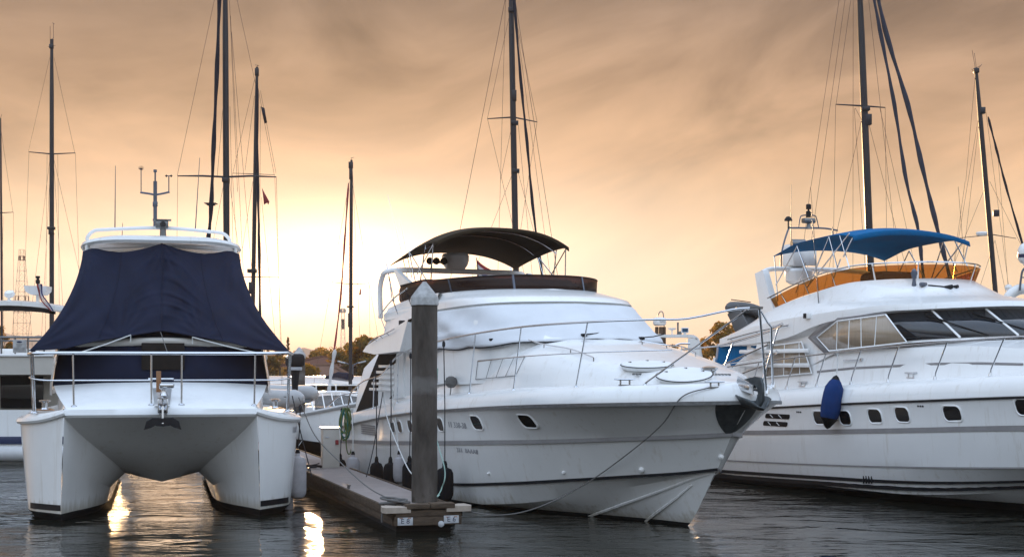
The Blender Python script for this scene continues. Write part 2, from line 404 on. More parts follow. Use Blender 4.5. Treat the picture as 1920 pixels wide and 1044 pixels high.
def rounded(w, h, r, skew=0, n=5):
    pts = []
    for cx, cy, a0 in ((w/2-r, h/2-r, 0), (-w/2+r, h/2-r, 90), (-w/2+r, -h/2+r, 180), (w/2-r, -h/2+r, 270)):
        for k in range(n+1):
            a = R(a0+90*k/n); y = cy+r*math.sin(a)
            pts.append(V((cx+r*math.cos(a)-skew*y, y, 0)))
    return pts
def porthole(b, l, n, w, h, r, skew, rim='gelcoat', name='porthole'):
    mx = frame_on(l, n)
    m = MB(); rows = []
    for k, z in ((1.18, -.02), (1.18, .012), (1.08, .022), (.98, .010)):
        rows.append([mx@(V((p.x*k, p.y*k, z))) for p in rounded(w, h, r, skew)])
    m.grid(rows, closeu=True); o = m.done(name, rim, b.e)
    g = MB(); g.prism([mx@(p*.99+V((0, 0, .002))) for p in rounded(w, h, r, skew)], mx.to_3x3()@V((0, 0, .004))); g.done('pane', 'port_glass', o)
    return o
def strip(rail, lo, hi, off, name, m, parent, side=1):
    """thin painted strip lofted along a list of (point, normal)"""
    mb = MB()
    mb.grid([[p+n*off+V((0, 0, lo)) for p, n in rail], [p+n*off+V((0, 0, hi)) for p, n in rail]])
    return mb.done(name, m, parent)
def cleat(b, l, sc=1, rz=0):
    m = MB(); q = Quaternion((0, 0, 1), rz)
    for dx in (-.07, .07): m.tube([l+q@V((dx*sc, 0, -.01)), l+q@V((dx*sc, 0, .075*sc))], .016*sc, 8)
    m.tube([l+q@V((x*sc, 0, (.085 + .008*abs(x)/.15)*sc)) for x in (-.17, -.08, .08, .17)], [.010*sc, .017*sc, .017*sc, .010*sc], 8)
    m.box(l+V((0, 0, .004)), (.2*sc, .05*sc, .012), q)
    return m.done('cleat', 'steel', b.e)

# ------------------------------------------------------------------ hull lofting
def sample_rail(pts, n=46, p=1.8):
    t = np.linspace(0, 1, n); u = 1-(1-t)**p
    xs = [q[0] for q in pts]; x = xs[0]+(xs[-1]-xs[0])*u
    y = pchip(xs, [q[1] for q in pts], x); z = pchip(xs, [q[2] for q in pts], x)
    return [V(q) for q in zip(x, y, z)]
def between(a, b, k, bulge=0):
    """k rows strictly between two rails, bulging outward at mid height"""
    out = []
    for j in range(1, k+1):
        t = j/(k+1); w = 4*t*(1-t)*bulge
        out.append([p.lerp(q, t)+V((0, w*min(1, (p.y+q.y)), 0)) for p, q in zip(a, b)])
    return out
def build_hull(b, rows, m, paint_z=.06, transom=True, name='hull', bottom='antifoul'):
    """rows from keel to rail on the port side; mirrored; the part below paint_z is the bottom paint"""
    mb = MB(); mb.grid(rows)
    mb.mirror(); bmesh.ops.remove_doubles(mb.bm, verts=mb.bm.verts, dist=2e-4)
    if transom:
        ring = [r[0] for r in rows]; mb.poly(ring+[V((q.x, -q.y, q.z)) for q in ring[::-1] if abs(q.y) > 1e-4])
    low = MB(); low.bm.free(); low.bm = mb.bm.copy()
    for k, mm in ((0, mb), (1, low)):
        bmesh.ops.bisect_plane(mm.bm, geom=list(mm.bm.verts)+list(mm.bm.edges)+list(mm.bm.faces), plane_co=(0, 0, paint_z), plane_no=(0, 0, 1), clear_inner=(k == 0), clear_outer=(k == 1))
    h = mb.done(name, m, b.e, sharp=14, recalc=True)
    low.done('bottom_paint', bottom, b.e, sharp=14)
    b.solid(h); return h
def rail_fn(pts):
    xs = [q[0] for q in pts]; ys = [q[1] for q in pts]; zs = [q[2] for q in pts]
    return lambda x: V((x, float(pchip(xs, ys, [x])[0]), float(pchip(xs, zs, [x])[0])))
def at_px(b, fn, x0, x1, px, side=-1):
    """x along an edge curve where it stands on a given sight line"""
    best = min((abs(b.px(x, side*fn(x).y, fn(x).z)[0]-px), x) for x in np.linspace(x0, x1, 400)); return float(best[1])
def outward(rail, side):
    out = []
    for i, p in enumerate(rail):
        t = rail[min(i+1, len(rail)-1)]-rail[max(i-1, 0)]; n = V((-t.y, t.x, 0)); n.normalize()
        if n.y < 0 and abs(n.y) > .05: n = -n
        if n.x < 0 and abs(n.y) <= .05: n = -n
        out.append((V((p.x, p.y*side, p.z)), V((n.x, n.y*side, 0))))
    return out

# ------------------------------------------------------------------ setting
m = MB(); m.grid([[(-600, -60, 0), (600, -60, 0)], [(-600, 140, 0), (600, 140, 0)]]); tag(m.done('water', 'water', smooth=False), kind='structure')
def terrain():
    m = MB(); rows = []
    for y, z in ((96, -1.5), (96.3, 1.0), (97, 1.25), (130, 1.6), (300, 2.4), (900, 3), (2140, 3)):
        rows.append([(x, y+2.5*math.sin(x*.05), z) for x in range(-1400, 1401, 56)])
    m.grid(rows); tag(m.done('shore_ground', 'grass', smooth=True), kind='structure')
    for nm, cx, cy, ht, w in (('far_hill', 620, 1700, 27, 90), ('far_hill', 60, 1900, 52, 330)):
        X = (cx-PX0)/F*cy; m = MB(); rows = []
        for j in range(13):
            v = j/12*2-1; row = []
            for i in range(61):
                u = i/60*2-1; k = max(0, 1-(u*u+v*v*.9))
                hz = ht*k**.8*(.86+.14*math.sin(u*9+cx)+.07*math.sin(u*31+v*7)+.05*math.sin(u*67+v*13)) if k else -3
                row.append((X+u*w, cy+v*160, hz))
            rows.append(row)
        m.grid(rows); tag(m.done(nm, 'hill'), kind='structure')
terrain()

# ------------------------------------------------------------------ the motor yacht in the middle
def main_yacht():
    b = Boat('motor_yacht', 'white motor yacht with dark brown bimini canopy and white windscreen cover, beside the concrete pile', 'yacht', 2.80, 22.9, 24)
    keel = [(-11.8, 0, -.75), (-5, 0, -.72), (-2.2, 0, -.55), (-.8, 0, -.28), (0, 0, 0), (.45, 0, .46), (.80, 0, .90)]
    chine = [(-11.8, 2.02, -.05), (-8, 2.02, -.04), (-4.72, 1.88, .02), (-3.0, 1.55, .16), (-1.7, 1.12, .38), (-.6, .66, .60), (.3, .27, .79), (.80, 0, .90)]
    knuc = [(-11.8, 2.1, .2), (-8, 2.12, .26), (-5.07, 2.02, .36), (-3.0, 1.75, .52), (-1.5, 1.3, .67), (-.4, .82, .79), (.4, .36, .88), (.88, 0, .96)]
    band = [(-11.8, 2.14, .86), (-8, 2.17, 1.00), (-4.8, 2.12, 1.15), (-2.5, 1.86, 1.27), (-1.0, 1.45, 1.36), (.2, .87, 1.44), (.9, .40, 1.49), (1.30, 0, 1.53)]
    rub = [(-11.8, 2.12, 1.18), (-8.5, 2.2, 1.50), (-6.8, 2.22, 1.64), (-4.5, 2.22, 1.77), (-2.2, 2.15, 1.88), (-.2, 1.80, 1.955), (.7, 1.28, 1.985), (1.3, .72, 2.005), (1.62, .32, 2.015), (1.78, 0, 2.02)]
    K, Ch, Kn, Bd, Rb = [sample_rail(r, 56) for r in (keel, chine, knuc, band, rub)]
    rows = [K]+between(K, Ch, 5)+[Ch, Kn]+between(Kn, Bd, 3, -.010)+[Bd]+between(Bd, Rb, 4, -.03)+[Rb]
    hull = build_hull(b, rows, 'hull_grey', .05)
    for s in (-1, 1):
        strip(outward(Bd, s), -.055, .02, .006, 'hull_band', 'stripe', b.e)
        strip(outward(Kn, s), -.035, .015, .006, 'boot_line', 'black_stripe', b.e)
        strip(outward(Rb, s), -.055, -.004, .012, 'rub_strip', 'dull_steel', b.e)
        # spray rails on the bottom
        for f0, f1, xa, xb in ((.42, .93, -3.6, .70), (.18, .70, -1.5, .38)):
            pts = []
            n0 = 24
            for i in range(n0):
                t = i/(n0-1); x = xa+(xb-xa)*t
                kz = rail_fn(keel)(x); cz = rail_fn(chine)(x); f = f0+(f1-f0)*t
                q = kz.lerp(cz, f); pts.append(V((q.x, q.y*s, q.z)))
            mm = MB(); mm.tube(pts, [.018+.010*math.sin(math.pi*i/(n0-1)) for i in range(n0)], 5); mm.done('spray_rail', 'hull_grey', b.e)
    # --- gunwale and foredeck
    rf = rail_fn(rub)
    tw = lambda x: float(pchip([-11, -6, -3, -1, 0, .6, 1.0], [1.80, 1.80, 1.72, 1.40, 1.08, .78, .40], [x])[0])
    hc = lambda x: float(pchip([-11, -3.0, -2.5, -1, 0, .6, 1.0], [3.04, 3.04, 2.99, 2.73, 2.55, 2.44, 2.34], [x])[0])
    st = [q for q in sample_rail(rub, 56)]
    dk = MB(); rr = []
    for q in st:
        x, bb, z = q
        k = min(1, bb/.5)
        row = [(x, bb, z), (x-.00, bb-.005*k, z+.05), (x-.04*(1-k), bb-.05*k, z+.16), (x-.12*(1-k), max(0, bb-.14*k), z+.245), (x-.2*(1-k), max(0, bb-.28*k), z+.275)]
        inn = max(0, bb-.28*k); xc = x-.2*(1-k)
        fade = max(0, min(1, (1.32-xc)/.34)); t = min(tw(min(xc, 1.0))*fade**.6, max(inn-.1, 0)); h0 = z+.26; h1 = h0+max(hc(min(xc, 1.0))-h0, 0)*fade**.5
        row += [(xc, min(inn, t+.09), h0), (xc, t, h0+.05*(h1-h0)), (xc, t*.97, h0+.30*(h1-h0)), (xc, t*.88, h0+.66*(h1-h0)), (xc, t*.70, h0+.86*(h1-h0)), (xc, t*.4, h0+.97*(h1-h0)), (xc, 0, h1)]
        rr.append(row)
    dk.grid([list(r) for r in zip(*rr)]); dk.mirror()
    deck = b.solid(dk.done('deck', 'gelcoat', b.e, sharp=40))
    # --- deckhouse: covered windscreen, brow and flybridge base (half plan rings, mirrored)
    def ring(cp, n=40):
        p = smooth_path([V(q) for q in cp], 8); L = [0]
        for a, c in zip(p, p[1:]): L.append(L[-1]+(c-a).length)
        u = np.linspace(0, L[-1], n); A = np.array([tuple(q) for q in p])
        return [V((np.interp(t, L, A[:, 0]), np.interp(t, L, A[:, 1]), np.interp(t, L, A[:, 2]))) for t in u]
    base = ring([(-10.0, 1.80, 1.9), (-8.6, 1.80, 2.4), (-6.46, 1.84, 2.86), (-5.0, 1.83, 2.90), (-3.9, 1.70, 2.94), (-3.2, 1.25, 3.0), (-2.85, .62, 3.03), (-2.75, 0, 3.04)])
    top = ring([(-9.9, 1.66, 3.5), (-8.6, 1.66, 3.55), (-6.62, 1.68, 3.62), (-5.5, 1.66, 3.64), (-4.7, 1.50, 3.66), (-4.25, 1.1, 3.68), (-4.0, .55, 3.69), (-3.93, 0, 3.695)])
    lip0 = ring([(-9.9, 1.70, 3.53), (-8.6, 1.70, 3.58), (-6.6, 1.72, 3.645), (-5.48, 1.70, 3.67), (-4.66, 1.54, 3.69), (-4.20, 1.13, 3.71), (-3.94, .57, 3.72), (-3.87, 0, 3.725)])
    lip1 = ring([(-9.9, 1.70, 3.62), (-8.6, 1.70, 3.68), (-6.6, 1.71, 3.74), (-5.52, 1.68, 3.765), (-4.74, 1.51, 3.78), (-4.30, 1.10, 3.79), (-4.05, .55, 3.80), (-3.98, 0, 3.805)])
    lip2 = ring([(-9.9, 1.64, 3.72), (-8.6, 1.64, 3.80), (-6.7, 1.62, 3.86), (-5.75, 1.54, 3.885), (-5.1, 1.30, 3.90), (-4.7, .92, 3.905), (-4.5, .45, 3.91), (-4.44, 0, 3.915)])
    fb = ring([(-9.9, 1.60, 3.80), (-8.6, 1.60, 3.93), (-6.9, 1.58, 3.97), (-6.1, 1.48, 3.985), (-5.5, 1.2, 3.995), (-5.15, .8, 4.0), (-4.98, .4, 4.0), (-4.94, 0, 4.0)])
    mid = [V((q.x, 0, q.z+.01)) for q in fb]
    h = MB(); h.grid([[V((q.x-.03, q.y*.985, q.z-.7)) for q in base], base]+between(base, top, 5, .03)+[top, lip0, lip1]+between(lip1, lip2, 2, .03)+[lip2]+between(lip2, fb, 2)+[fb, mid]); h.mirror()
    house = b.solid(h.done('deckhouse', 'gelcoat', b.e, sharp=38))
    # white fabric cover over the windscreen, slack and wrinkled
    n = len(base); i0 = next(i for i, q in enumerate(base) if q.x > -6.55)
    cr = []
    for j in range(19):
        t = j/18; row = []
        for sgn, idx in ((-1, range(i0, n)), (1, range(n-2, i0-1, -1))):
            for i in idx:
                a = base[i].lerp(top[i], -.02+t*1.0); o = V((a.x+5.6, a.y*1.5, 0)).normalized()
                w = .048+.05*math.sin(math.pi*t)*(.6+.4*math.sin(i*.9+sgn))*.6+.020*math.sin(i*.55+t*7+sgn*2)+.016*math.sin(i*1.3-t*9)*math.sin(math.pi*t)
                w += .045*max(0, math.sin(i*.33+sgn*1.3+t*3.2))**4*math.sin(math.pi*t)+.04*max(0, math.sin(t*7.5+.25*math.sin(i*.5+sgn)+.8*sgn))**6*math.sin(math.pi*min(1, i/n*1.1))
                droop = -.035*abs(math.sin(i*.5))*(1-t)**4
                row.append(V((a.x+o.x*w, sgn*(a.y+o.y*w), a.z+droop)))
        cr.append(row)
    cv = MB(); cv.grid(cr); cvo = cv.done('windscreen_cover', 'white_canvas', b.e, sharp=70, solid=.006)
    g = MB(); g.tube([p+V((0, 0, -.012)) for p in cr[0]], .012, 5); g.done('hem', 'dark', cvo)  # dark line along the hem stands in for the shadow under it
    g = MB(); g.tube([cr[j][0] for j in range(19)], .010, 5); g.tube([cr[-1][i] for i in range(len(cr[-1]))], .007, 5); g.done('piping', 'rope_white', cvo)
    for px, py in ((921, 639), (1093, 630), (1201, 636)):
        hp = b.hit(px, py)
        if hp:
            l = hp[0]; w = MB(); w.box(l+V((.04, 0, .02)), (.10, .09, .05), bevel=.012); w.tube([l+V((.05, 0, .03)), l+V((.02, .25, .05)), l+V((-.12, .55, .10))], .010, 5); w.done('wiper', 'black', b.e)
    # handrails and hatches on the coachroof
    for ptsp in ([(990, 643), (1020, 652), (1070, 661), (1113, 677)], [(1204, 646), (1250, 653), (1278, 656), (1304, 668)]):
        ps = [b.hit(*q) for q in ptsp]; ps = [q[0] for q in ps if q]
        g = MB(); up = V((0, 0, .06)); g.tube(smooth_path([q+up for q in ps], 5), .012, 6)
        for q in ps: g.tube([q, q+up], .01, 6)
        g.done('grab_rail', 'steel', b.e)
    for px, py, r in ((1213, 685, .40), (1283, 704, .42)):
        hp = b.hit(px, py)
        if hp:
            l, nn = hp; nn = (nn.normalized()+V((0, 0, .7))).normalized(); l = l+V((0, 0, .005)); g = MB(); g.lathe([(r*.98, -.05), (r, -.02), (r+.02, .005), (r, .025), (r*.9, .033), (r*.85, .033), (0, .038)], l, nn, 28); o = g.done('deck_hatch', 'deck', b.e)
            g = MB(); g.lathe([(r+.015, .0), (r+.026, .008), (r+.015, .016)], l+nn*.0, nn, 28); g.done('gasket', 'dark', o)
            g = MB()
            for a in (0.4, 1.6, 2.9): g.box(l+nn*.040+frame_on(l, nn).to_3x3()@V((r*.7*math.cos(a), r*.7*math.sin(a), 0)), (.05, .03, .02))
            g.done('latch', 'steel', o)
    # louvred vent plates on the foredeck
    for px, py in ((1204, 703), (1358, 704)):
        hp = b.hit(px, py)
        if hp:
            g = MB()
            for k in range(5): g.box(hp[0]+V((-.05+k*.0, -.12+k*.06, .015)), (.05, .035, .03), bevel=.006)
            g.done('deck_vent', 'dull_steel', b.e)
    # side window outline moulded in the deckhouse side
    hp = [b.hit(*q) for q in ((897, 676), (985, 668), (968, 704), (893, 711))]
    if all(hp):
        q = [p+nn*.012 for p, nn in hp]; g = MB(); g.tube([q[0], q[1], q[2], q[3]], .007, 5, close=True)
        for t in (.30, .55, .78): g.tube([q[0].lerp(q[1], t), q[3].lerp(q[2], t-.03)], .005, 5)
        g.done('side_window', 'dull_steel', b.e)
    # --- flybridge: tinted wind deflector with posts
    d0 = ring([(-9.0, 1.60, 3.93), (-7.6, 1.60, 3.96), (-6.9, 1.57, 3.965), (-6.1, 1.47, 3.98), (-5.5, 1.19, 3.99), (-5.15, .79, 3.995), (-4.99, .4, 3.995), (-4.95, 0, 3.995)])
    d1 = ring([(-9.0, 1.64, 4.24), (-7.6, 1.66, 4.28), (-6.9, 1.64, 4.245), (-6.15, 1.53, 4.24), (-5.58, 1.23, 4.25), (-5.25, .82, 4.265), (-5.09, .4, 4.27), (-5.05, 0, 4.27)])
    g = MB(); g.grid([d0]+between(d0, d1, 2)+[d1]); g.mirror(); df = g.done('wind_deflector', 'tint_brown', b.e, solid=.012)
    full = lambda rg: [V((q.x, -q.y, q.z)) for q in rg]+[q for q in rg[-2::-1]]
    g = MB(); g.tube(full(d1), .014, 6); g.done('edge_trim', 'black', df)
    for f in (.55, .86):
        i = int(f*(len(d0)-1))
        for s in (-1, 1):
            g = MB(); g.tube([V((d0[i].x, d0[i].y*s, d0[i].z)), V((d1[i].x, d1[i].y*s, d1[i].z))], .025, 6); g.done('post', 'mast_grey', df)
    # dark seats and console behind the deflector
    g = MB(); g.box((-7.4, 0, 4.10), (1.6, 2.5, .40), bevel=.08); g.box((-9.2, 0, 4.08), (1.0, 2.9, .36), bevel=.08); g.done('flybridge_seat', 'seat_brown', b.e)
    # --- flybridge sides with the overhanging wings
    for s in (-1, 1):
        sp = lambda L, y: [V((x, s*y, z)) for x, z in L]
        g = MB()
        lo = sp([(-10.1, 2.86), (-9.3, 2.79), (-7.7, 2.84), (-7.25, 3.42)], 2.12); up = sp([(-9.9, 2.98), (-9.3, 3.10), (-8.2, 3.30), (-7.25, 3.47)], 2.10); ins = sp([(-9.7, 3.10), (-9.3, 3.22), (-8.2, 3.42), (-7.1, 3.6)], 1.74); bot = sp([(-10.1, 2.86), (-9.3, 2.79), (-7.7, 2.84), (-7.2, 3.40)], 1.70)
        g.grid([bot, lo, up, ins]); g.poly([bot[0], lo[0], up[0], ins[0]]); b.solid(g.done('wing', 'gelcoat', b.e, sharp=25))
        g = MB(); c0 = sp([(-9.7, 3.05), (-9.0, 3.25), (-8.0, 3.40), (-6.7, 3.62)], 1.76); c1 = sp([(-9.5, 3.62), (-8.8, 3.82), (-7.9, 3.97), (-6.7, 3.98)], 1.66); c2 = sp([(-9.5, 3.62), (-8.8, 3.80), (-7.9, 3.94), (-6.7, 3.95)], 1.56)
        g.grid([c0, c1, c2]); b.solid(g.done('flybridge_side', 'gelcoat', b.e, sharp=25))
        g = MB(); g.tube(smooth_path(sp([(-9.6, 3.02), (-9.2, 3.12), (-8.4, 3.22), (-7.9, 3.30)], 2.16), 4), .012, 6)
        for x, z in ((-9.2, 3.12), (-8.8, 3.17), (-8.4, 3.22)): g.tube([(x, s*2.16, z), (x, s*2.08, z-.06)], .009, 5)
        g.done('grab_rail', 'steel', b.e)
        g = MB(); g.tube(smooth_path(sp([(-10.0, 3.60), (-9.6, 3.78), (-9.0, 3.98), (-8.2, 4.14)], 1.78), 4), .016, 6)
        for x, z in ((-9.9, 3.62), (-9.1, 3.95), (-8.3, 4.12)): g.tube([(x, s*1.78, z), (x+.1, s*1.68, z-.35)], .011, 5)
        g.done('flybridge_rail', 'steel', b.e)
        # radar arch leg and its fin
        g = MB(); leg = sp([(-10.35, 3.6), (-10.4, 4.2), (-10.25, 4.48), (-9.9, 4.6)], 1.62)
        g.tube(smooth_path(leg+[V((-9.6, s*1.2, 4.62)), V((-9.55, 0, 4.62))], 5), .058, 10); g.done('radar_arch', 'gelcoat', b.e)
        g = MB(); g.prism(sp([(-9.55, 4.60), (-9.45, 4.62), (-7.95, 4.05), (-8.3, 3.95), (-8.9, 4.0)], 1.60), (0, -s*.09, 0)); g.done('arch_fin', 'gelcoat', b.e)
        # louvred screens beside the cockpit, dark inside behind
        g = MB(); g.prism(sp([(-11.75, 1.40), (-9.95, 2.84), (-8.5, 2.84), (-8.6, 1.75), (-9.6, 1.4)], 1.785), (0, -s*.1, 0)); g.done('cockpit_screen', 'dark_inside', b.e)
        for k in range(5):
            z = 2.04+k*.125; x0 = -10.35+k*.16
            g = MB(); g.box(((x0-8.95)/2-.1, s*1.81, z), (-8.85-x0+.05, .05, .062), bevel=.015); g.done('slat', 'gelcoat', b.e)
        g = MB(); g.prism(sp([(-8.92, 1.85), (-8.72, 2.80), (-8.3, 2.85), (-8.3, 1.9)], 1.83), (0, -s*.08, 0)); g.done('screen_post', 'gelcoat', b.e)
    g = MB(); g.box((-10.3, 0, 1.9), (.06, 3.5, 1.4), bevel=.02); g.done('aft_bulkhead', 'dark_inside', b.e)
    g = MB(); g.box((-9.4, 0, 2.83), (1.9, 3.5, .06), bevel=.02); g.done('overhang', 'gelcoat', b.e)
    g = MB(); g.box((-12.3, 0, .32), (1.1, 3.9, .14), bevel=.04); g.done('swim_platform', 'deck', b.e)
    g = MB(); g.box((-11.2, 0, 1.2), (1.1, 4.1, .1), bevel=.02); g.done('cockpit_sole', 'deck', b.e)
    # --- bimini canopy
    nx, ny = 14, 22; rows = []
    for i in range(nx+1):
        u = i/nx; x = -10.05+2.72*u; zs = 4.74+.26*math.sin(u*1.9)+.04*u; half = 1.50; row = []
        for j in range(ny+1):
            v = j/ny*2-1; a = 1-abs(v)**2.6
            row.append((x+.10*a*(u-.5)*2, half*v, zs+.33*a+.10*math.sin(math.pi*u)*a-.02*math.sin(math.pi*u)**2*(1-a)))
        rows.append(row)
    rows.append([V(p)+V((.015, 0, -.05-.03*abs(j/ny*2-1))) for j, p in enumerate(rows[-1])])
    g = MB(); g.grid(rows); cn = g.done('bimini_canopy', 'olive', b.e, sharp=60, solid=.015)
    for s in (-1, 1):
        for (xa, za, xb, zb) in ((-10.35, 4.80, -9.75, 3.95), (-10.30, 4.80, -9.9, 4.02), (-8.9, 4.98, -8.25, 4.0), (-7.45, 5.03, -7.55, 4.0), (-7.45, 5.0, -8.3, 4.45), (-8.9, 4.98, -7.3, 3.99), (-7.9, 5.02, -8.2, 4.1)):
            g = MB(); g.tube([(xa, s*1.49, za), (xb, s*1.52, zb)], .013, 6); g.done('bimini_frame', 'steel', cn)
    for xx in (-8.9, -7.9):
        g = MB(); g.tube(smooth_path([V((xx, 1.49*math.sin(a), 4.98+.41*(1-abs(math.sin(a))**2.6)-.04)) for a in np.linspace(-1.57, 1.57, 13)], 3), .014, 6); g.done('bimini_bow', 'steel', cn)
    # radar dome, horns, aerials
    g = MB(); g.lathe([(.20, 0), (.27, .10), (.30, .20), (.30, .30), (.27, .345), (0, .36)], (-9.6, -.15, 4.66), n=24); g.done('radar_dome', 'gelcoat', b.e)
    g = MB()
    for dx in (0, .14, .3): g.lathe([(.035, 0), (.04, .10), (.075, .18), (.08, .2)], (-9.5+dx*.2, -.75+dx, 4.80), (.75, -.45, .05), 12)
    g.tube([(-9.5, -.75, 4.66), (-9.5, -.75, 4.80), (-9.45, -.4, 4.80)], .025, 6); g.done('horn', 'dark', b.e)
    for (a, bb) in (((727, 365), (771, 550)), ((749, 410), (772, 520))):
        g = MB(); q0 = b.at(*bb, y=-1.3); q1 = b.at(*a, y=-1.3); g.tube([q0, q1], [.012, .004], 6); g.done('aerial', 'gelcoat', b.e)
    # --- guard rails
    gi = lambda x: V((x, max(.0, rf(x).y-.24), rf(x).z+.26))
    topz = lambda x: float(pchip([-11.8, -9.5, -8.2, -6.4, -5, -2, 0, 1.6], [1.95, 2.35, 2.78, 2.97, 3.07, 3.19, 3.22, 3.24], [x])[0])
    for s in (-1, 1):
        k = 0 if s == -1 else 1
        tz = topz if s == -1 else (lambda x: topz(x)-.02*max(0, min(1, (.5-x)/3))*14)
        xs = np.linspace(-9.6, 1.05, 30); tl = [V((x+.28, s*(rf(x).y-.17), tz(x))) for x in xs]
        if s == -1: tl = [V((-11.6, s*2.02, 1.25)), V((-11.35, s*2.02, 1.85)), V((-11.1, s*2.02, 2.0)), V((-10.3, s*2.02, 2.22))]+tl
        if s == 1: tl = tl[:-2]+[b.at(1446, 612, y=.55), b.at(1424, 579, y=.05)]
        if s == -1: tl = tl+[V((1.75, -.30, 3.36)), V((1.95, -.12, 3.38))]
        g = MB(); g.tube(smooth_path(tl, 3), .017, 8); g.done('guard_rail', 'steel', b.e)
        for px in ((700, 745, 880, 963, 1080, 1235) if s == -1 else (0, 1, 2, 3)):
            x = at_px(b, gi, -10.5, .6, px) if s == -1 else (-7, -4.4, -2.2, -.3)[px]
            q = gi(x); e = V((x+(.45 if x > -6 else .25), 0, 0)); xt = e.x; rake = .2
            if s == -1 and px == 1235: xt = x+1.75
            g = MB(); t = V((xt, s*(rf(min(xt-.28, 1.4)).y-.17) if xt < 1.2 else s*.42, tz(xt-.28) if xt < 1.2 else 3.34))
            g.tube([V((q.x, s*q.y, q.z-.01)), V((q.x, s*q.y, q.z+.03)), t], .014, 6); g.lathe([(.04, 0), (.035, .012), (.018, .03)], (q.x, s*q.y, q.z-.004), n=10); g.done('stanchion', 'steel', b.e)
        ml = [V((x+.18, s*(rf(x).y-.19), (gi(x).z+tz(x))/2+.03)) for x in np.linspace(-4.0 if s == -1 else -6, .9, 16)]
        g = MB(); g.tube(smooth_path(ml, 2), .009, 6); g.done('lower_rail', 'steel', b.e)
    for pb, pt_, yy in (((1437, 738), (1424, 580), .05), ((1449, 726), (1446, 612), .55)):
        hp = b.hit(*pb); q = hp[0] if hp else V((1.0, .9, 2.27)); tp = b.at(*pt_, y=yy); g = MB(); g.tube([q, tp], .018, 6); g.lathe([(.05, 0), (.04, .06), (.02, .1)], q, n=10); g.done('pulpit_leg', 'steel', b.e)
    g = MB(); g.prism([V((1.70+.34*math.cos(a)*(1 if math.cos(a) > 0 else .6), .16*math.sin(a), 3.37)) for a in np.linspace(0, 2*math.pi, 17)[:-1]], (0, 0, .03)); g.done('bow_step', 'dull_steel', b.e)
    # --- ground tackle
    g = MB()
    g.box((1.52, 0, 2.22), (.8, .24, .10), bevel=.03); g.prism([(1.55, .09, 2.2), (2.0, .09, 2.12), (1.98, .09, 2.26), (1.6, .09, 2.38)], (0, .02, 0)); g.prism([(1.55, -.11, 2.2), (2.0, -.11, 2.12), (1.98, -.11, 2.26), (1.6, -.11, 2.38)], (0, .02, 0)); g.lathe([(.05, -.07), (.035, -.03), (.035, .03), (.05, .07)], (1.90, 0, 2.20), (0, 1, 0), 14); g.done('bow_roller', 'steel', b.e)
    g = MB()
    # plough anchor: shank over the roller and a curved double fluke
    g.prism([(1.45, -.02, 2.30), (1.5, -.02, 2.36), (1.93, -.02, 2.42), (2.08, -.02, 2.40), (2.14, -.02, 2.28), (2.15, -.02, 2.0), (2.04, -.02, 1.88), (2.02, -.02, 2.2), (1.9, -.02, 2.30)], (0, .04, 0))
    for s in (-1, 1):
        rws = []
        for i in range(9):
            t = i/8; cx = 2.12-.55*t*t; cz = 1.86+.02*t-.0*t; wd = .30*math.sin(math.pi*(.15+.6*t)); rws.append([(cx+.08, 0, cz-.05*math.sin(3*t)), (cx, s*wd*.6, cz+.03), (cx-.05, s*wd, cz+.12+.1*t)])
        g.grid(rws)
    an = g.done('anchor', 'plough', b.e, solid=.02, sharp=50); an.data.transform(Matrix.Translation((1.95, 0, 2.17)) @ Matrix.Diagonal((.80, .80, .80, 1)) @ Matrix.Translation((-1.95, 0, -2.17)))
    g = MB(); g.lathe([(.16, 0), (.16, .05), (.11, .08), (.09, .12), (.10, .24), (.13, .26), (.13, .29), (.05, .31), (0, .31)], (.72, -.05, 2.22), n=20); g.done('windlass', 'steel', b.e)
    for px, py, rz in ((1172, 722, .2), (1340, 726, .6)):
        hp = b.hit(px, py)
        if hp: cleat(b, hp[0], 1.0 if px < 1300 else .9, rz+.7)
    # dark chafe plate wrapped round the stem under the anchor
    ps = []
    for j in range(9):
        t = j/8; row = []
        py = 757+58*t; c = 1383-16*t; hw = 34*(1-t**1.9)**.9+4*(1-t)+1
        for i in range(13):
            u = i/12*2-1; hp = b.hit(c+u*hw-(2 if u < 0 else 0), py)
            row.append(hp[0]+hp[1]*.008 if hp else None)
        if all(q is not None for q in row): ps.append(row)
    g = MB(); g.grid(ps); g.done('stem_plate', 'plough', b.e, sharp=60)
    # --- portholes, vents, numbers, hull fittings
    for px, py, w in ((737, 799, .19), (750, 799, .19), (770, 798, .20), (826, 795, .22), (894, 792, .33), (989, 789, .36)):
        hp = b.hit(px, py)
        if hp: porthole(b, hp[0], hp[1], w*(1.35 if px < 830 else 1.1), .24, .085, .32)
    hp = b.hit(691, 805)
    if hp:
        mx = frame_on(*hp)
        for k in range(5):
            g = MB(); g.box(mx@V((0, -.09+k*.045, .012)), (.95, .03, .016), mx.to_quaternion()); g.done('air_vent', 'stripe', b.e)
    for px, py, s_, tx in ((857, 797, .15, '11 338-38'), (876, 845, .12, '311  8AAA8')):
        hp = b.hit(px, py)
        if hp: text_mesh('registration', tx, s_, frame_on(hp[0]+hp[1]*.004, hp[1])@Matrix.Diagonal((1.35, 1, 1, 1)), 'lettering', b.e, .002)
    for px, py, r in ((917, 887, .025), (1057, 885, .03), (1203, 880, .05), (1352, 856, .045), (1376, 878, .04)):
        hp = b.hit(px, py)
        if hp: g = MB(); g.lathe([(r, -.01), (r, .02), (r*.6, .045), (0, .05)], hp[0], hp[1], 12); g.done('hull_fitting', 'gelcoat', b.e)
    g = MB(); hp = b.hit(735, 562)
    g.box((-8.3, -1.86, 3.42), (.12, .10, .13), bevel=.01); g.done('side_light', 'dark', b.e)
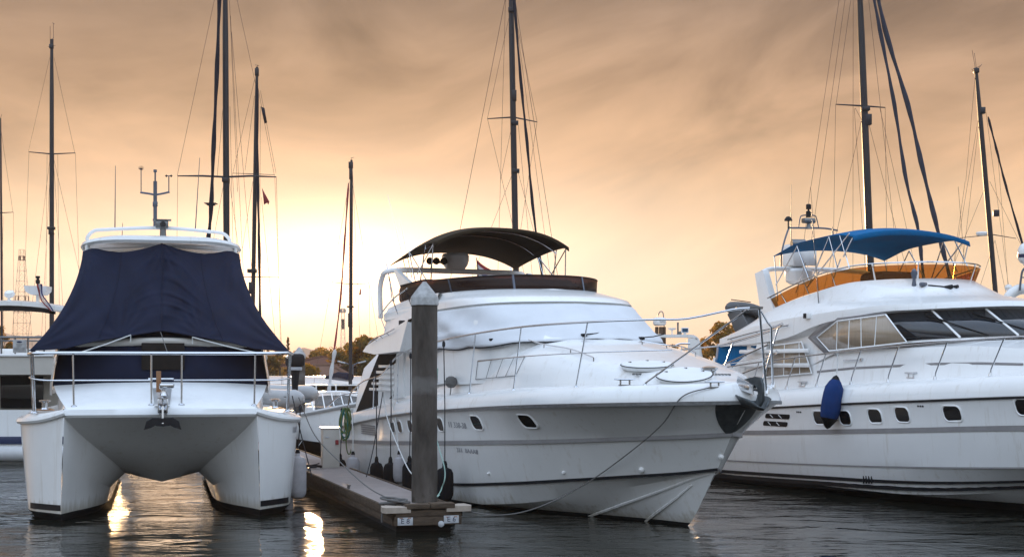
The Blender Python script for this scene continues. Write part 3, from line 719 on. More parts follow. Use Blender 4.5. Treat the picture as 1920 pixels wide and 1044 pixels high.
    # ensign behind the flybridge
    fl = thing('flag', 'small red and white flag on a staff under the brown bimini canopy', 'flag', b.w(-10.9, 1.0, 4.0))
    g = MB(); g.tube([(0, 0, 0), (-.10, .05, 1.05)], .012, 6); g.done('staff', 'dark', fl)
    for k, mm in enumerate(('flag_red', 'flag_white', 'flag_blue', 'flag_white', 'flag_red')):
        g = MB(); g.grid([[V((-.09+.10*i+.0*j, .05+.02*math.sin(i*1.3), 1.0-.07*i-(k+j)*.085-.02*math.sin(i))) for i in range(5)] for j in range(2)]); g.done('stripe', mm, fl, recalc=False)
    return b
yacht = main_yacht()

def ring_of(cp, n=40):
    p = smooth_path([V(q) for q in cp], 8); L = [0]
    for a, c in zip(p, p[1:]): L.append(L[-1]+(c-a).length)
    u = np.linspace(0, L[-1], n); A = np.array([tuple(q) for q in p])
    return [V((np.interp(t, L, A[:, 0]), np.interp(t, L, A[:, 1]), np.interp(t, L, A[:, 2]))) for t in u]
def full_ring(rg): return [V((q.x, -q.y, q.z)) for q in rg]+[q for q in rg[-2::-1]]

# ------------------------------------------------------------------ the motor yacht on the right, its bow beyond the frame
def right_yacht():
    b = Boat('motor_yacht', 'white motor yacht with a bright blue bimini canopy and amber wind deflector, on the right', 'yacht', 6.96, 32.37, 25)
    keel = [(-1.6, 0, -.8), (6, 0, -.75), (10, 0, -.5), (12, 0, 0), (12.8, 0, .6), (13.2, 0, 1.0)]
    chine = [(-1.6, 2.2, -.02), (3, 2.2, .10), (5.5, 2.08, .18), (7.5, 1.78, .36), (9.5, 1.25, .62), (11.5, .6, .85), (13.2, 0, 1.0)]
    kn = [(-1.6, 2.3, .44), (.3, 2.3, .49), (4, 2.3, .62), (6.5, 2.25, .74), (8.4, 2.1, .85), (10.5, 1.5, .98), (12.2, .7, 1.08), (13.4, 0, 1.14)]
    band = [(-1.6, 2.36, 1.02), (1.1, 2.36, 1.14), (5, 2.36, 1.33), (8.5, 2.25, 1.51), (11, 1.6, 1.6), (12.8, .75, 1.66), (14.1, 0, 1.7)]
    rub = [(-1.6, 2.36, 1.54), (1.8, 2.42, 1.72), (3.75, 2.43, 1.83), (6.1, 2.42, 1.94), (8.5, 2.33, 2.05), (11, 1.85, 2.12), (13.2, 1.0, 2.17), (14.4, .4, 2.19), (14.9, 0, 2.2)]
    K, Ch, Kn, Bd, Rb = [sample_rail(r, 50, 1.4) for r in (keel, chine, kn, band, rub)]
    build_hull(b, [K]+between(K, Ch, 4)+[Ch]+between(Ch, Kn, 1)+[Kn]+between(Kn, Bd, 3)+[Bd]+between(Bd, Rb, 3, -.015)+[Rb], 'gelcoat', .16)
    for s in (-1, 1):
        strip(outward(Bd, s), -.04, .05, .006, 'hull_band', 'stripe', b.e)
        strip(outward(Kn, s), -.014, .012, .008, 'knuckle_line', 'stripe', b.e)
        strip(outward(Rb, s), -.05, -.01, .012, 'rub_strip', 'black_stripe', b.e)
        for f, w in ((.46, .036), (.24, .052)):
            ln = [c.lerp(k, f) for c, k in zip(Ch, Kn)]; strip(outward(ln, s), -w, w, .007, 'boot_line', 'black_stripe', b.e)
    rf = rail_fn(rub)
    dk = MB(); rr = []
    for q in Rb:
        x, bb, z = q; k = min(1, bb/.5); inn = max(0, bb-.28*k); t = min(float(pchip([-1.6, 5, 8, 11, 13.5], [1.95, 1.93, 1.6, .9, .05], [min(x, 13.5)])[0]), max(0, inn-.08)); h0 = z+.34
        h1 = max(h0, float(pchip([-1.6, 6.5, 7.4, 10, 13.5], [2.95, 3.05, 2.98, 2.72, 2.5], [min(x, 13.5)])[0]))
        rr.append([(x, bb, z), (x, bb-.01*k, z+.08), (x, bb-.06*k, z+.22), (x, bb-.16*k, z+.33), (x, inn, z+.36), (x, min(inn, t+.06), h0), (x, t, h0+.1*(h1-h0)), (x, t*.985, h0+.5*(h1-h0)), (x, t*.94, h0+.8*(h1-h0)), (x, t*.7, h0+.92*(h1-h0)), (x, t*.35, h0+.98*(h1-h0)), (x, 0, h1)])
    dk.grid([list(r) for r in zip(*rr)]); dk.mirror(); b.solid(dk.done('deck', 'gelcoat', b.e, sharp=40))
    base = ring_of([(-.2, 1.92, 2.2), (1.6, 1.92, 2.4), (3.2, 1.90, 2.85), (4.7, 1.86, 2.95), (5.6, 1.62, 3.0), (6.45, 1.02, 3.04), (6.9, .42, 3.06), (6.98, 0, 3.06)])
    top = ring_of([(-.2, 1.86, 3.05), (1.7, 1.84, 3.12), (2.9, 1.80, 3.42), (4.2, 1.76, 3.55), (4.95, 1.5, 3.58), (5.6, .95, 3.60), (5.95, .4, 3.61), (6.0, 0, 3.61)])
    lip0 = ring_of([(-1.1, 1.98, 2.98), (1.2, 2.0, 3.1), (2.6, 1.97, 3.40), (4.2, 1.90, 3.57), (5.05, 1.62, 3.60), (5.78, 1.02, 3.63), (6.15, .42, 3.65), (6.2, 0, 3.65)])
    lip1 = ring_of([(-1.15, 1.96, 3.16), (.6, 2.0, 3.45), (2.4, 1.97, 3.60), (4.2, 1.88, 3.70), (5.03, 1.60, 3.715), (5.74, 1.0, 3.74), (6.1, .42, 3.75), (6.15, 0, 3.75)])
    fb = ring_of([(-.9, 1.66, 3.30), (.5, 1.72, 3.72), (2.1, 1.72, 3.86), (3.3, 1.62, 3.88), (4.1, 1.35, 3.9), (4.75, .85, 3.91), (5.05, .4, 3.92), (5.1, 0, 3.92)])
    fc = ring_of([(-.7, 1.58, 3.40), (.5, 1.64, 3.80), (2.0, 1.64, 4.08), (2.9, 1.52, 4.22), (3.55, 1.2, 4.26), (3.95, .75, 4.27), (4.12, .35, 4.275), (4.15, 0, 4.275)])
    h = MB(); h.grid([base]+between(base, top, 2)+[top, lip0]+between(lip0, lip1, 1, .008)+[lip1]+between(lip1, fb, 2, .02)+[fb]+between(fb, fc, 2)+[fc, [V((q.x, 0, q.z)) for q in fc]]); h.mirror()
    b.solid(h.done('deckhouse', 'gelcoat', b.e, sharp=30))
    # windscreen glass with pale mullions
    ib = next(i for i, q in enumerate(base) if q.x > 4.75); it = next(i for i, q in enumerate(top) if q.x > 4.0)
    bb_ = ring_of([tuple(q) for q in base[ib:]], 24); tt_ = ring_of([tuple(q) for q in top[it:]], 24)
    off = lambda a, d=.02: V((a.x+d*.9, a.y+d*.6*np.sign(a.y), a.z+d*.3))
    g = MB(); g.grid([[off(q.lerp(t, .07)) for q, t in zip(full_ring(bb_), full_ring(tt_))], [off(q.lerp(t, .97)) for q, t in zip(full_ring(bb_), full_ring(tt_))]]); ws = b.solid(g.done('windscreen', 'glass', b.e, sharp=60, solid=.01))
    fb_, ft_ = full_ring(bb_), full_ring(tt_); n = len(fb_)
    for i in (0, 9, 17, n-18, n-10, n-1):
        g = MB(); j0, j1 = fb_[i], ft_[i]; g.tube([off(j0.lerp(j1, .06), .035), off(j0.lerp(j1, .97), .035)], .022, 6); g.done('mullion', 'gelcoat', ws)
    for i in (13, 20, n-14):
        p = off(fb_[i].lerp(ft_[i], .08), .06); q = off(fb_[i-5].lerp(ft_[i-5], .72), .06); g = MB(); g.tube([p, q], .012, 5); g.tube([q+(p-q)*.25, q+(p-q)*-.15], .022, 5); g.done('wiper', 'black', ws)
    # side windows with curtains drawn behind the glass
    def side_panel(pxs, name, m, off_=.012, y=-1.95, frame=True, inner=()):
        pts = []
        for px in pxs:
            pts.append(b.at(px[0], px[1], y=y-off_))
        for s in (1, -1):
            q = [V((p.x, p.y*s, p.z)) for p in pts]; g = MB(); g.poly(q); o = g.done(name, m, b.e, solid=.008)
            if frame:
                g = MB(); g.tube(q, .018, 5, close=True)
                for a, c in inner: g.tube([q[a[0]].lerp(q[a[1]], a[2]), q[c[0]].lerp(q[c[1]], c[2])], .015, 5)
                g.done('window_frame', 'gelcoat', o)
    side_panel([(1532, 632), (1555, 658), (1701, 642), (1661, 590), (1570, 602)], 'side_window', 'curtain', .015, inner=[((4, 3, .0), (1, 2, .10)), ((4, 3, .26), (1, 2, .26)), ((4, 3, .5), (1, 2, .43)), ((4, 3, .82), (1, 2, .60))])
    side_panel([(1436, 707), (1522, 699), (1503, 641), (1446, 648)], 'saloon_window', 'curtain', .02, inner=[((3, 2, .45), (0, 1, .40)), ((3, 2, .92), (0, 1, .75))])
    side_panel([(1515, 633), (1545, 662), (1556, 659), (1531, 632), (1570, 601), (1660, 588), (1662, 585), (1550, 598)], 'window_surround', 'stripe', .006, frame=False)
    for s in (-1, 1):
        for z in (2.86, 2.56):
            g = MB(); g.box((1.0, s*2.02, z), (2.5, .07, .09), bevel=.03); g.done('side_bar', 'gelcoat', b.e)
        # coachroof line and handrail
        ln = [V((x, s*(1.955-.0*x), z)) for x, z in ((2.2, 2.34), (4, 2.50), (6, 2.60), (8, 2.62))]
        hps = []
        for px, py in ((1532, 697), (1600, 690), (1680, 686), (1755, 682), (1840, 681), (1919, 683)):
            hp = b.hit(px, py)
            if hp: hps.append(hp[0]+hp[1]*.006)
        if len(hps) > 2:
            q = [V((p.x, -p.y*s, p.z)) for p in hps]
            g = MB(); g.grid([[p+V((0, 0, -.022)) for p in q], [p+V((0, 0, .022)) for p in q]]); g.done('trim_line', 'stripe', b.e)
        g = MB(); g.tube(smooth_path([V((-.7, s*2.04, 3.14)), V((.4, s*2.07, 3.28)), V((1.6, s*2.06, 3.40))], 5), .014, 6)
        for x, z in ((-.6, 3.15), (.4, 3.28), (1.5, 3.39)): g.tube([(x, s*2.06, z), (x, s*1.97, z-.03)], .01, 5)
        g.done('grab_rail', 'steel', b.e)
    hp = b.hit(1516, 592); l = hp[0] if hp else V((1.7, -1.9, 3.62))
    g = MB(); g.box(l, (.16, .14, .12), bevel=.012); sl_ = g.done('side_light', 'gelcoat', b.e); g = MB(); g.box(l+V((-.03, -.072, 0)), (.1, .01, .1)); g.done('lens', 'dark', sl_)
    hp = b.hit(1600, 675); l = hp[0] if hp else V((3.3, -1.95, 2.7))
    g = MB(); g.tube([l+V((-.25, -.05, 0)), l+V((.28, -.05, .01))], .014, 6); g.lathe([(.03, -.05), (.03, .03)], l+V((.28, -.02, .01)), (0, -1, 0), 10); g.done('door_handle', 'steel', b.e)
    # blue cockpit curtain at the stern
    for s in (-1, 1):
        g = MB(); rows = []
        for j in range(9):
            t = j/8; rows.append([(-1.4+.5*(1-t)*.0-.22*t+(i/10)*1.95, s*(1.86+.03*math.sin(i*1.9)+.02*math.sin(i*.7)), 3.05-1.05*t) for i in range(11)])
        g.grid(rows); g.done('cockpit_curtain', 'blue', b.e, solid=.01)
        g = MB(); g.prism([(-.15, s*1.98, 2.0), (.35, s*1.98, 3.02), (.72, s*1.98, 3.04), (.5, s*1.98, 2.0)], (0, -s*.1, 0)); g.done('screen_post', 'gelcoat', b.e)
    g = MB(); g.box((-.8, 0, 1.5), (1.5, 4.5, .12), bevel=.03); g.box((-1.45, 0, 1.85), (.14, 4.4, .7), bevel=.05); g.done('cockpit', 'gelcoat', b.e)
    g = MB(); g.prism([(-.75, -1.94, 2.0), (-.55, -1.94, 2.55), (-.15, -1.94, 2.6), (-.3, -1.94, 2.0)], (0, .09, 0)); g.done('cockpit_gate', 'gelcoat', b.e)
    g = MB(); g.box((-.25, 0, 3.02), (2.0, 3.9, .06), bevel=.02); g.done('overhang', 'gelcoat', b.e)
    # flybridge deflector
    d0 = ring_of([(.45, 1.60, 3.80), (1.3, 1.63, 3.98), (2.0, 1.62, 4.09), (2.9, 1.50, 4.225), (3.55, 1.18, 4.262), (3.93, .74, 4.272), (4.10, .35, 4.277), (4.13, 0, 4.277)])
    d1 = ring_of([(.25, 1.64, 3.97), (1.2, 1.68, 4.20), (2.1, 1.68, 4.38), (3.0, 1.56, 4.50), (3.64, 1.24, 4.53), (4.02, .78, 4.54), (4.19, .36, 4.545), (4.22, 0, 4.545)])
    g = MB(); g.grid([d0]+between(d0, d1, 1)+[d1]); g.mirror(); df = g.done('wind_deflector', 'tint_amber', b.e, solid=.01)
    g = MB(); g.tube(full_ring([V((q.x, q.y, q.z+.05)) for q in d1]), .016, 6); g.done('deflector_rail', 'steel', df)
    for f in (.12, .3, .47, .68, .86):
        i = int(f*(len(d0)-1))
        for s in (-1, 1):
            g = MB(); g.tube([V((d0[i].x, d0[i].y*s, d0[i].z)), V((d1[i].x, d1[i].y*s, d1[i].z+.05))], .014 if f < .6 else .022, 6); g.done('post', 'steel' if f < .6 else 'gelcoat', df)
    g = MB(); g.box((2.8, -.4, 4.22), (.8, 1.0, .5), bevel=.12); g.box((1.1, .5, 4.05), (1.1, 1.8, .45), bevel=.1); g.done('flybridge_seat', 'seat_brown', b.e)
    # radar arch: raked legs and a tube across
    for s in (-1, 1):
        g = MB(); g.prism([(.62, s*1.70, 3.62), (.08, s*1.66, 3.5), (-.32, s*1.58, 4.60), (-.02, s*1.58, 4.66)], (0, -s*.16, 0)); g.done('arch_leg', 'gelcoat', b.e, sharp=20)
    g = MB(); g.tube(smooth_path([(-.15, -1.5, 4.62), (-.1, -1.2, 4.70), (-.1, 0, 4.72), (-.1, 1.2, 4.70), (-.15, 1.5, 4.62)], 5), .055, 10); g.done('arch_bar', 'gelcoat', b.e)
    g = MB(); g.lathe([(.20, -.14), (.29, -.08), (.31, .02), (.31, .14), (.27, .20), (0, .21)], (-.1, -.55, 4.52), n=24); g.done('radar_dome', 'gelcoat', b.e)
    g = MB(); g.box((-.15, -.62, 5.02), (.45, .42, .5), bevel=.07); g.box((.05, -.36, 5.0), (.06, .34, .42), bevel=.02); g.done('satellite_dome', 'gelcoat', b.e)
    g = MB(); y0 = -1.0
    A_ = lambda px, py, y: b.at(px, py, y=y)
    g.tube(smooth_path([A_(1464, 500, -1.45), A_(1466, 470, -1.42), A_(1478, 430, -1.2), A_(1484, 427.5, -1.05), A_(1510, 427.5, -.6), A_(1545, 428, .0), A_(1570, 432, .5)], 4), .020, 8)
    g.tube(smooth_path([A_(1497, 428, -.75), A_(1500, 410, -.72), A_(1505, 404, -.65), A_(1526, 404, -.35), A_(1531, 410, -.28), A_(1535, 428, -.22)], 4), .014, 6)
    lm = g.done('light_mast', 'mast_grey', b.e)
    g = MB(); sc_ = A_(1516, 414, -.5); g.box(sc_, (.16, .30, .11), bevel=.03); g.lathe([(.06, 0), (.04, .12)], sc_+V((0, 0, -.18)), n=10); g.done('searchlight', 'dull_steel', lm)
    g = MB(); g.lathe([(.06, 0), (.06, .13), (.02, .14), (.02, .17), (.06, .18), (.06, .27), (.04, .29)], sc_+V((0, 0, .08)), n=12); g.done('navigation_light', 'dark', lm)
    g = MB(); g.lathe([(.016, 0), (.016, .2), (.09, .21), (.08, .25), (.04, .3), (0, .31)], A_(1478, 432, -1.2), n=14); g.done('gps_antenna', 'dark', lm)
    g = MB(); g.lathe([(.10, 0), (.10, .30)], A_(1484, 457, -1.1), (.3, .95, 0), 14); g.done('horn', 'dull_steel', lm)
    for a, bb, y, r0 in (((1484, 345), (1483, 460), -1.0, .012), ((1521, 395), (1535, 568), -1.75, .013), ((1561, 425), (1561, 440), -1.0, .02)):
        g = MB(); g.tube([b.at(*bb, y=y), b.at(*a, y=y)], [r0, .004], 6); g.done('aerial', 'dull_steel', b.e)
    # searchlight and trumpet horns on the flybridge front
    hp = b.hit(1742, 535); l = hp[0] if hp else V((4.6, -.6, 4.0))
    g = MB(); g.lathe([(.05, -.03), (.035, .06), (.03, .10), (.045, .16), (.065, .21), (.06, .27), (.02, .31), (0, .32)], l+V((-.2, -.2, .02)), n=14); g.box(l+V((-.05, -.1, .02)), (.10, .2, .08), Quaternion((0, 0, 1), .4), bevel=.03)
    g.done('searchlight', 'mast_grey', b.e)
    g = MB()
    for dy in (.18, .33): g.tube([l+V((0, dy-.2, .0)), l+V((.22, dy, -.04)), l+V((.34, dy+.06, -.05)), l+V((.36, dy+.07, -.052))], [.018, .022, .055, .06], 10)
    g.done('horn', 'dark', b.e)
    # bimini with flat top: three bows, the front one high
    rows = []
    for i in range(15):
        u = i/14; x = .3+2.72*u; zs = float(pchip([0, .35, .8, 1], [4.94, 5.16, 5.22, 5.15], [u])[0]); row = []
        for j in range(21):
            v = j/20*2-1; a = 1-abs(v)**2.4
            row.append((x+.06*a, 1.52*v, zs+.17*a+.012*math.sin(u*math.pi*3)*a))
        rows.append(row)
    g = MB(); g.grid(rows+[[V(p)+V((.03, 0, -.10)) for p in rows[-1]]])
    cn = g.done('bimini_canopy', 'blue', b.e, sharp=50, solid=.014)
    for s in (-1, 1):
        for (xa, za, xb, zb) in ((.32, 4.94, .55, 3.95), (1.15, 5.10, .48, 4.3), (1.15, 5.10, 1.7, 4.3), (2.25, 5.22, 1.75, 4.36), (2.25, 5.2, 2.6, 4.55), (2.9, 5.22, 1.6, 4.2), (2.62, 4.72, 2.45, 4.28), (1.45, 4.72, 1.2, 4.1), (3.0, 5.12, 2.8, 4.75), (2.6, 5.2, 3.0, 4.5)):
            g = MB(); g.tube([(xa, s*1.51, za), (xb, s*1.58, zb)], .014, 6); g.done('bimini_frame', 'steel', cn)
    # guard rail and stanchions
    gi = lambda x: V((x, max(0, rf(x).y-.26), rf(x).z+.355))
    tz = lambda x: float(pchip([-1.4, .9, 2.8, 5.3, 8.3, 11, 14], [2.45, 2.64, 2.77, 2.91, 3.03, 3.1, 3.15], [x])[0])
    for s in (-1, 1):
        g = MB(); g.tube(smooth_path([V((x, s*(rf(x).y-.2), tz(x))) for x in np.linspace(-1.2, 13.8, 30)], 2), .016, 8); g.done('guard_rail', 'steel', b.e)
        for px in (1409, 1475, 1532, 1595, 1665, 1752, 1858, 1980):
            x = at_px(b, gi, -1.4, 11, px); q = gi(x)
            g = MB(); t = V((x+.38, s*(rf(x+.38).y-.2), tz(x+.38))); q = V((q.x, s*q.y, q.z)); g.tube([q, q+V((.02, 0, .12)), t], .014, 6); g.lathe([(.035, 0), (.03, .02), (.02, .07)], q, n=8); g.done('stanchion', 'steel', b.e)
        g = MB(); g.tube(smooth_path([(-.9, s*2.1, 2.0), (-.4, s*2.1, 2.28), (.5, s*2.1, 2.5), (1.2, s*2.1, 2.62)], 4), .016, 6); g.tube(smooth_path([(-1.3, s*2.12, 2.45), (-.2, s*2.1, 2.72), (.9, s*2.08, 3.0)], 4), .018, 6); g.done('boarding_rail', 'steel', b.e)
    for px, py in ((1505, 724), (1708, 708)):
        hp = b.hit(px, py)
        if hp: cleat(b, hp[0], 1.0, 0)
    # portholes and engine-room vents
    for px, py, w in ((1536, 783, .27), (1585, 783, .27), (1641, 780, .30), (1692, 777, .30), (1786, 775, .34), (1925, 763, .36)):
        hp = b.hit(px, py)
        if hp: porthole(b, hp[0], hp[1], w*1.2, .26, .09, .20)
    for px, py in ((1458, 780), (1454, 794)):
        hp = b.hit(px, py)
        if hp:
            mx = frame_on(*hp); g = MB(); g.prism([mx@(p+V((0, 0, .006))) for p in rounded(.85, .10, .04, -.5)], mx.to_3x3()@V((0, 0, .004))); v = g.done('air_vent', 'black', b.e)
            g = MB()
            for k in (-.2, .1): g.box(mx@V((k, 0, .012)), (.12, .012, .01), mx.to_quaternion()@Quaternion((0, 0, 1), -.6))
            g.done('vent_bar', 'gelcoat', v)
    for px, py in ((1498, 772), (1726, 761)):
        hp = b.hit(px, py)
        if hp:
            mx = frame_on(*hp); g = MB()
            for k in (-.06, 0, .06): g.box(mx@V((k, 0, .004)), (.035, .03, .01), mx.to_quaternion())
            g.done('drain', 'dark', b.e)
    for k in range(4):
        hp = b.hit(1620+5*k, 898)
        if hp: g = MB(); g.box(hp[0]+hp[1]*.01, (.03, .02, .16), bevel=.006); g.done('hull_outlet', 'dark', b.e)
    return b
ryacht = right_yacht()

# ------------------------------------------------------------------ the power catamaran
def catamaran():
    b = Boat('catamaran', 'white twin-hulled power catamaran under a navy canvas cover, bow on at the left', 'catamaran', -6.05, 24.9, 13.7)
    X = np.array(list(np.linspace(0, 1, 13)**1.5*3.2)+list(np.linspace(3.8, 10.2, 8)))
    f = lambda pts: (lambda x: (float(pchip([p[0] for p in pts], [p[1] for p in pts], [x])[0]), float(pchip([p[0] for p in pts], [p[2] for p in pts], [x])[0])))
    A = f([(0, 1.64, 1.70), (.35, 1.98, 1.60), (.8, 2.28, 1.56), (1.5, 2.47, 1.54), (3, 2.52, 1.54), (10.2, 2.5, 1.5)])
    B = f([(0, 1.67, 0), (.35, 1.92, 0), (.85, 2.24, 0), (1.6, 2.33, 0), (10.2, 2.3, 0)])
    K = f([(0, 1.67, -.02), (.5, 1.67, -.35), (2, 1.65, -.7), (10.2, 1.65, -.7)])
    D = f([(0, 1.67, 0), (.5, 1.50, 0), (1, 1.29, 0), (2, 1.02, 0), (3.2, .95, 0), (10.2, .95, 0)])
    E = f([(0, 1.62, 1.66), (.5, 1.36, 1.33), (1, 1.06, 1.02), (1.6, .80, .74), (2.2, .66, .54), (2.45, .66, .56), (3.6, .74, 1.0), (10.2, .76, 1.1)])
    G = f([(0, 0, 1.66), (.5, 0, 1.36), (1, 0, 1.03), (1.6, 0, .66), (2.2, 0, .36), (2.45, 0, .37), (3.6, 0, .98), (10.2, 0, 1.1)])
    pt = lambda fn, x: V((-x, *fn(x)))
    rowsets = []
    a, bb, k, d, e, g_ = [[pt(fn, x) for x in X] for fn in (A, B, K, D, E, G)]
    mid = []
    for p, q in zip(d, e): mid.append(p.lerp(q, .5)+V((0, .10*min(1, -p.x/1.5), .02)))
    rows = [a]+between(a, bb, 3, .004)+[bb, k, d]+between(d, mid, 1)+[mid]+between(mid, e, 1)+[e]+between(e, g_, 4, .0)+[g_]
    m = MB(); m.grid(rows); m.mirror(); bmesh.ops.remove_doubles(m.bm, verts=m.bm.verts, dist=2e-4)
    low = MB(); low.bm.free(); low.bm = m.bm.copy()
    for kk, mm in ((0, m), (1, low)): bmesh.ops.bisect_plane(mm.bm, geom=list(mm.bm.verts)+list(mm.bm.edges)+list(mm.bm.faces), plane_co=(0, 0, .02), plane_no=(0, 0, 1), clear_inner=(kk == 0), clear_outer=(kk == 1))
    b.solid(m.done('hull', 'hull_grey', b.e, sharp=22)); low.done('bottom_paint', 'antifoul', b.e, sharp=22)
    # dark boot patch on each outer bow, rubbing strake
    for s in (-1, 1):
        q = [pt(A, x).lerp(pt(B, x), .925) for x in np.linspace(0.01, .8, 9)]; q2 = [pt(A, x).lerp(pt(B, x), .965-.015) for x in np.linspace(.01, .8, 9)]
        strip(outward(q[::-1], s), -.055, .045, .008, 'boot_patch', 'black_stripe', b.e)
        rl = [V((-x, s*(A(x)[0]+.015), A(x)[1]+.02)) for x in list(np.linspace(0, 3, 16))+[6, 10.2]]
        g = MB(); g.tube([V((.02, s*1.60, 1.74))]+rl[0:], .055, 8); g.done('rubbing_strake', 'gelcoat', b.e)
    # fore beam and foredeck, rising to the cabin
    g = MB()
    rows = []
    for (xx, z, hw, cam) in ((-.0, 1.655, 1.64, 0), (.03, 1.70, 1.65, 0), (.0, 1.79, 1.63, .01), (-.06, 1.825, 1.60, .015), (-.6, 1.94, 1.72, .04), (-1.2, 2.06, 1.83, .06), (-1.9, 2.18, 1.92, .07), (-9.8, 2.2, 2.0, .05)):
        rows.append([(xx, hw*v, z+cam*(1-v*v)) for v in np.linspace(-1, 1, 21)])
    g.grid(rows)
    b.solid(g.done('foredeck', 'deck', b.e, sharp=40))
    for s in (-1, 1):
        g = MB(); rows = []
        for x in (0.0, .2, .5, .9, 1.4, 2.2, 4, 9.8):
            ay, az = A(x); dw = 1.60+.13*min(x, 1.9)+.02; dz = float(pchip([0, .6, 1.2, 1.9, 9.8], [1.82, 1.94, 2.06, 2.18, 2.2], [x])[0])
            rows.append([(-x, s*(ay-.0), az), (-x, s*(ay-.03), az+.05), (-x-.02, s*max(dw+.03, ay-.12), az+.14 if x > .1 else 1.80), (-x-.02, s*(dw+.02), az+.16 if x > .1 else 1.81), (-x-.02, s*(dw-.03), dz-.01)])
        g.grid(rows); b.solid(g.done('side_deck', 'gelcoat', b.e, sharp=30))
        g = MB(); g.prism([(-.35, s*1.80, 1.775), (-.75, s*2.02, 1.76), (-1.3, s*2.25, 1.755), (-1.3, s*1.95, 1.78)], (0, 0, .012)); g.done('toe_board', 'wood', b.e)
    # deck hatch outline, centre walkway
    for py0, py1, x0, x1 in ((.28, .80, -1.35, -1.0),):
        hp = [V((x0, py0, 2.09)), V((x0, py1, 2.08)), V((x1, py1, 2.05)), V((x1, py0, 2.065))]
        g = MB(); g.tube(hp, .008, 4, close=True); g.tube([hp[0].lerp(hp[1], .3), hp[0].lerp(hp[1], .7)], .014, 5); g.done('deck_hatch', 'gelcoat', b.e)
    g = MB(); g.grid([[(.02, -.13, 1.85), (.02, .13, 1.85)], [(-.06, -.13, 1.865), (-.06, .13, 1.865)], [(-1.2, -.17, 2.14), (-1.2, .17, 2.14)]]); g.done('walkway', 'gelcoat', b.e, solid=.01)
    # cabin front under navy canvas, white cabin sides
    g = MB(); rows = []
    for x, z, hw in ((-1.85, 2.17, 1.96), (-2.0, 2.5, 1.92), (-2.2, 3.0, 1.82), (-2.3, 3.15, 1.75)):
        rows.append([(x-.35*abs(v)**3, hw*v, z+.04*(1-v*v)) for v in np.linspace(-1, 1, 25)])
    g.grid(rows); g.done('cabin_cover', 'navy', b.e, sharp=60, solid=.02)
    g = MB(); rows = []
    for x, hw in ((-2.18, 1.97), (-2.6, 2.04), (-5, 2.1), (-9.5, 2.1)):
        rows.append([(x, hw*sg*k, z) for sg, k, z in ((-1, 1, 2.0), (-1, 1, 2.2), (-1, .93, 3.1), (-1, .86, 3.2), (1, .86, 3.2), (1, .93, 3.1), (1, 1, 2.2), (1, 1, 2.0))])
    g.grid(rows); g.done('cabin', 'gelcoat', b.e, sharp=30)
    g = MB(); g.box((-1.93, .02, 2.72), (.04, .78, .5), bevel=.01); g.done('forward_hatch', 'dark_inside', b.e)
    # flybridge lip: a shallow white bow across the cabin front
    g = MB(); g.tube(smooth_path([(-3.1, -1.95, 2.70), (-2.6, -1.78, 2.86), (-2.3, -1.2, 2.95), (-2.1, 0, 3.0), (-2.3, 1.2, 2.95), (-2.6, 1.78, 2.86), (-3.1, 1.95, 2.70)], 6), .075, 10); g.done('flybridge_lip', 'beige_gelcoat', b.e)
    g = MB(); g.box((-3.9, 0, 3.45), (2.6, 3.2, .7), bevel=.12); g.done('flybridge', 'dark', b.e)
    # hardtop on four posts
    g = MB(); rows = []
    pl = lambda k, z, c: [((-4.9+1.55*k*math.copysign(abs(math.cos(a))**.42, math.cos(a))), 1.58*k*math.copysign(abs(math.sin(a))**.42, math.sin(a)), z+c*(1-(math.sin(a))**2*1.0)) for a in np.linspace(0, 2*math.pi, 49)[:-1]]
    g.grid([pl(.02, 4.98, .10), pl(.92, 4.84, .10), pl(.98, 4.85, .10), pl(1.0, 4.90, .10), pl(.985, 4.96, .10), pl(.9, 5.0, .10), pl(.02, 5.06, .10)], closeu=True); ht = g.done('hardtop', 'gelcoat', b.e, sharp=40)
    for x in (-3.7, -6.1):
        for s in (-1, 1): g = MB(); g.tube([(x, s*1.5, 3.1), (x, s*1.42, 4.9)], .04, 8); g.done('hardtop_post', 'gelcoat', ht)
    g = MB(); g.tube(smooth_path([(-4.0, -1.44, 5.02), (-4.0, -1.42, 5.10), (-4.0, -1.32, 5.20), (-4.0, -1.1, 5.24), (-4.0, 0, 5.30), (-4.0, 1.0, 5.24), (-4.0, 1.22, 5.20), (-4.0, 1.32, 5.10), (-4.0, 1.34, 5.0)], 5), .036, 8); g.done('roof_rail', 'gelcoat', ht)
    g = MB(); g.box((-3.95, 0, 5.36), (.2, .25, .15), bevel=.02); g.box((-3.95, 0, 5.45), (.24, .36, .02)); g.lathe([(.07, 0), (.06, .28)], (-3.95, .02, 5.04), n=10); sl2 = g.done('searchlight', 'dull_steel', ht)
    g = MB(); g.lathe([(.06, 0), (.055, .02)], (-3.845, .02, 5.36), (1, 0, 0), 12); g.done('lens', 'glass', sl2)
    mp = lambda px, py: b.at(px, py, x=-4.3)
    g = MB(); g.tube([mp(291, 425), mp(291, 340)], .038, 8); g.tube([mp(291, 345), mp(291, 322)], .016, 6); g.tube(smooth_path([mp(263, 361), mp(278, 363), mp(291, 365), mp(305, 363), mp(318, 360)], 3), .022, 6)
    g.tube([mp(264.5, 361), mp(264.5, 317)], .010, 5); g.tube([mp(316.5, 360), mp(316.5, 330)], .012, 5); g.tube([mp(312, 330), mp(321, 330)], .01, 5); g.box(mp(291, 383), (.09, .10, .10), bevel=.01); g.lathe([(.035, 0), (.035, .05)], mp(291, 323), n=8)
    im = g.done('instrument_mast', 'mast_grey', ht)
    g = MB()
    for px in (312, 321): g.lathe([(.0, -.028), (.03, 0), (0, .028)], mp(px, 330), n=8)
    g.done('wind_cup', 'dark', im)
    g = MB()
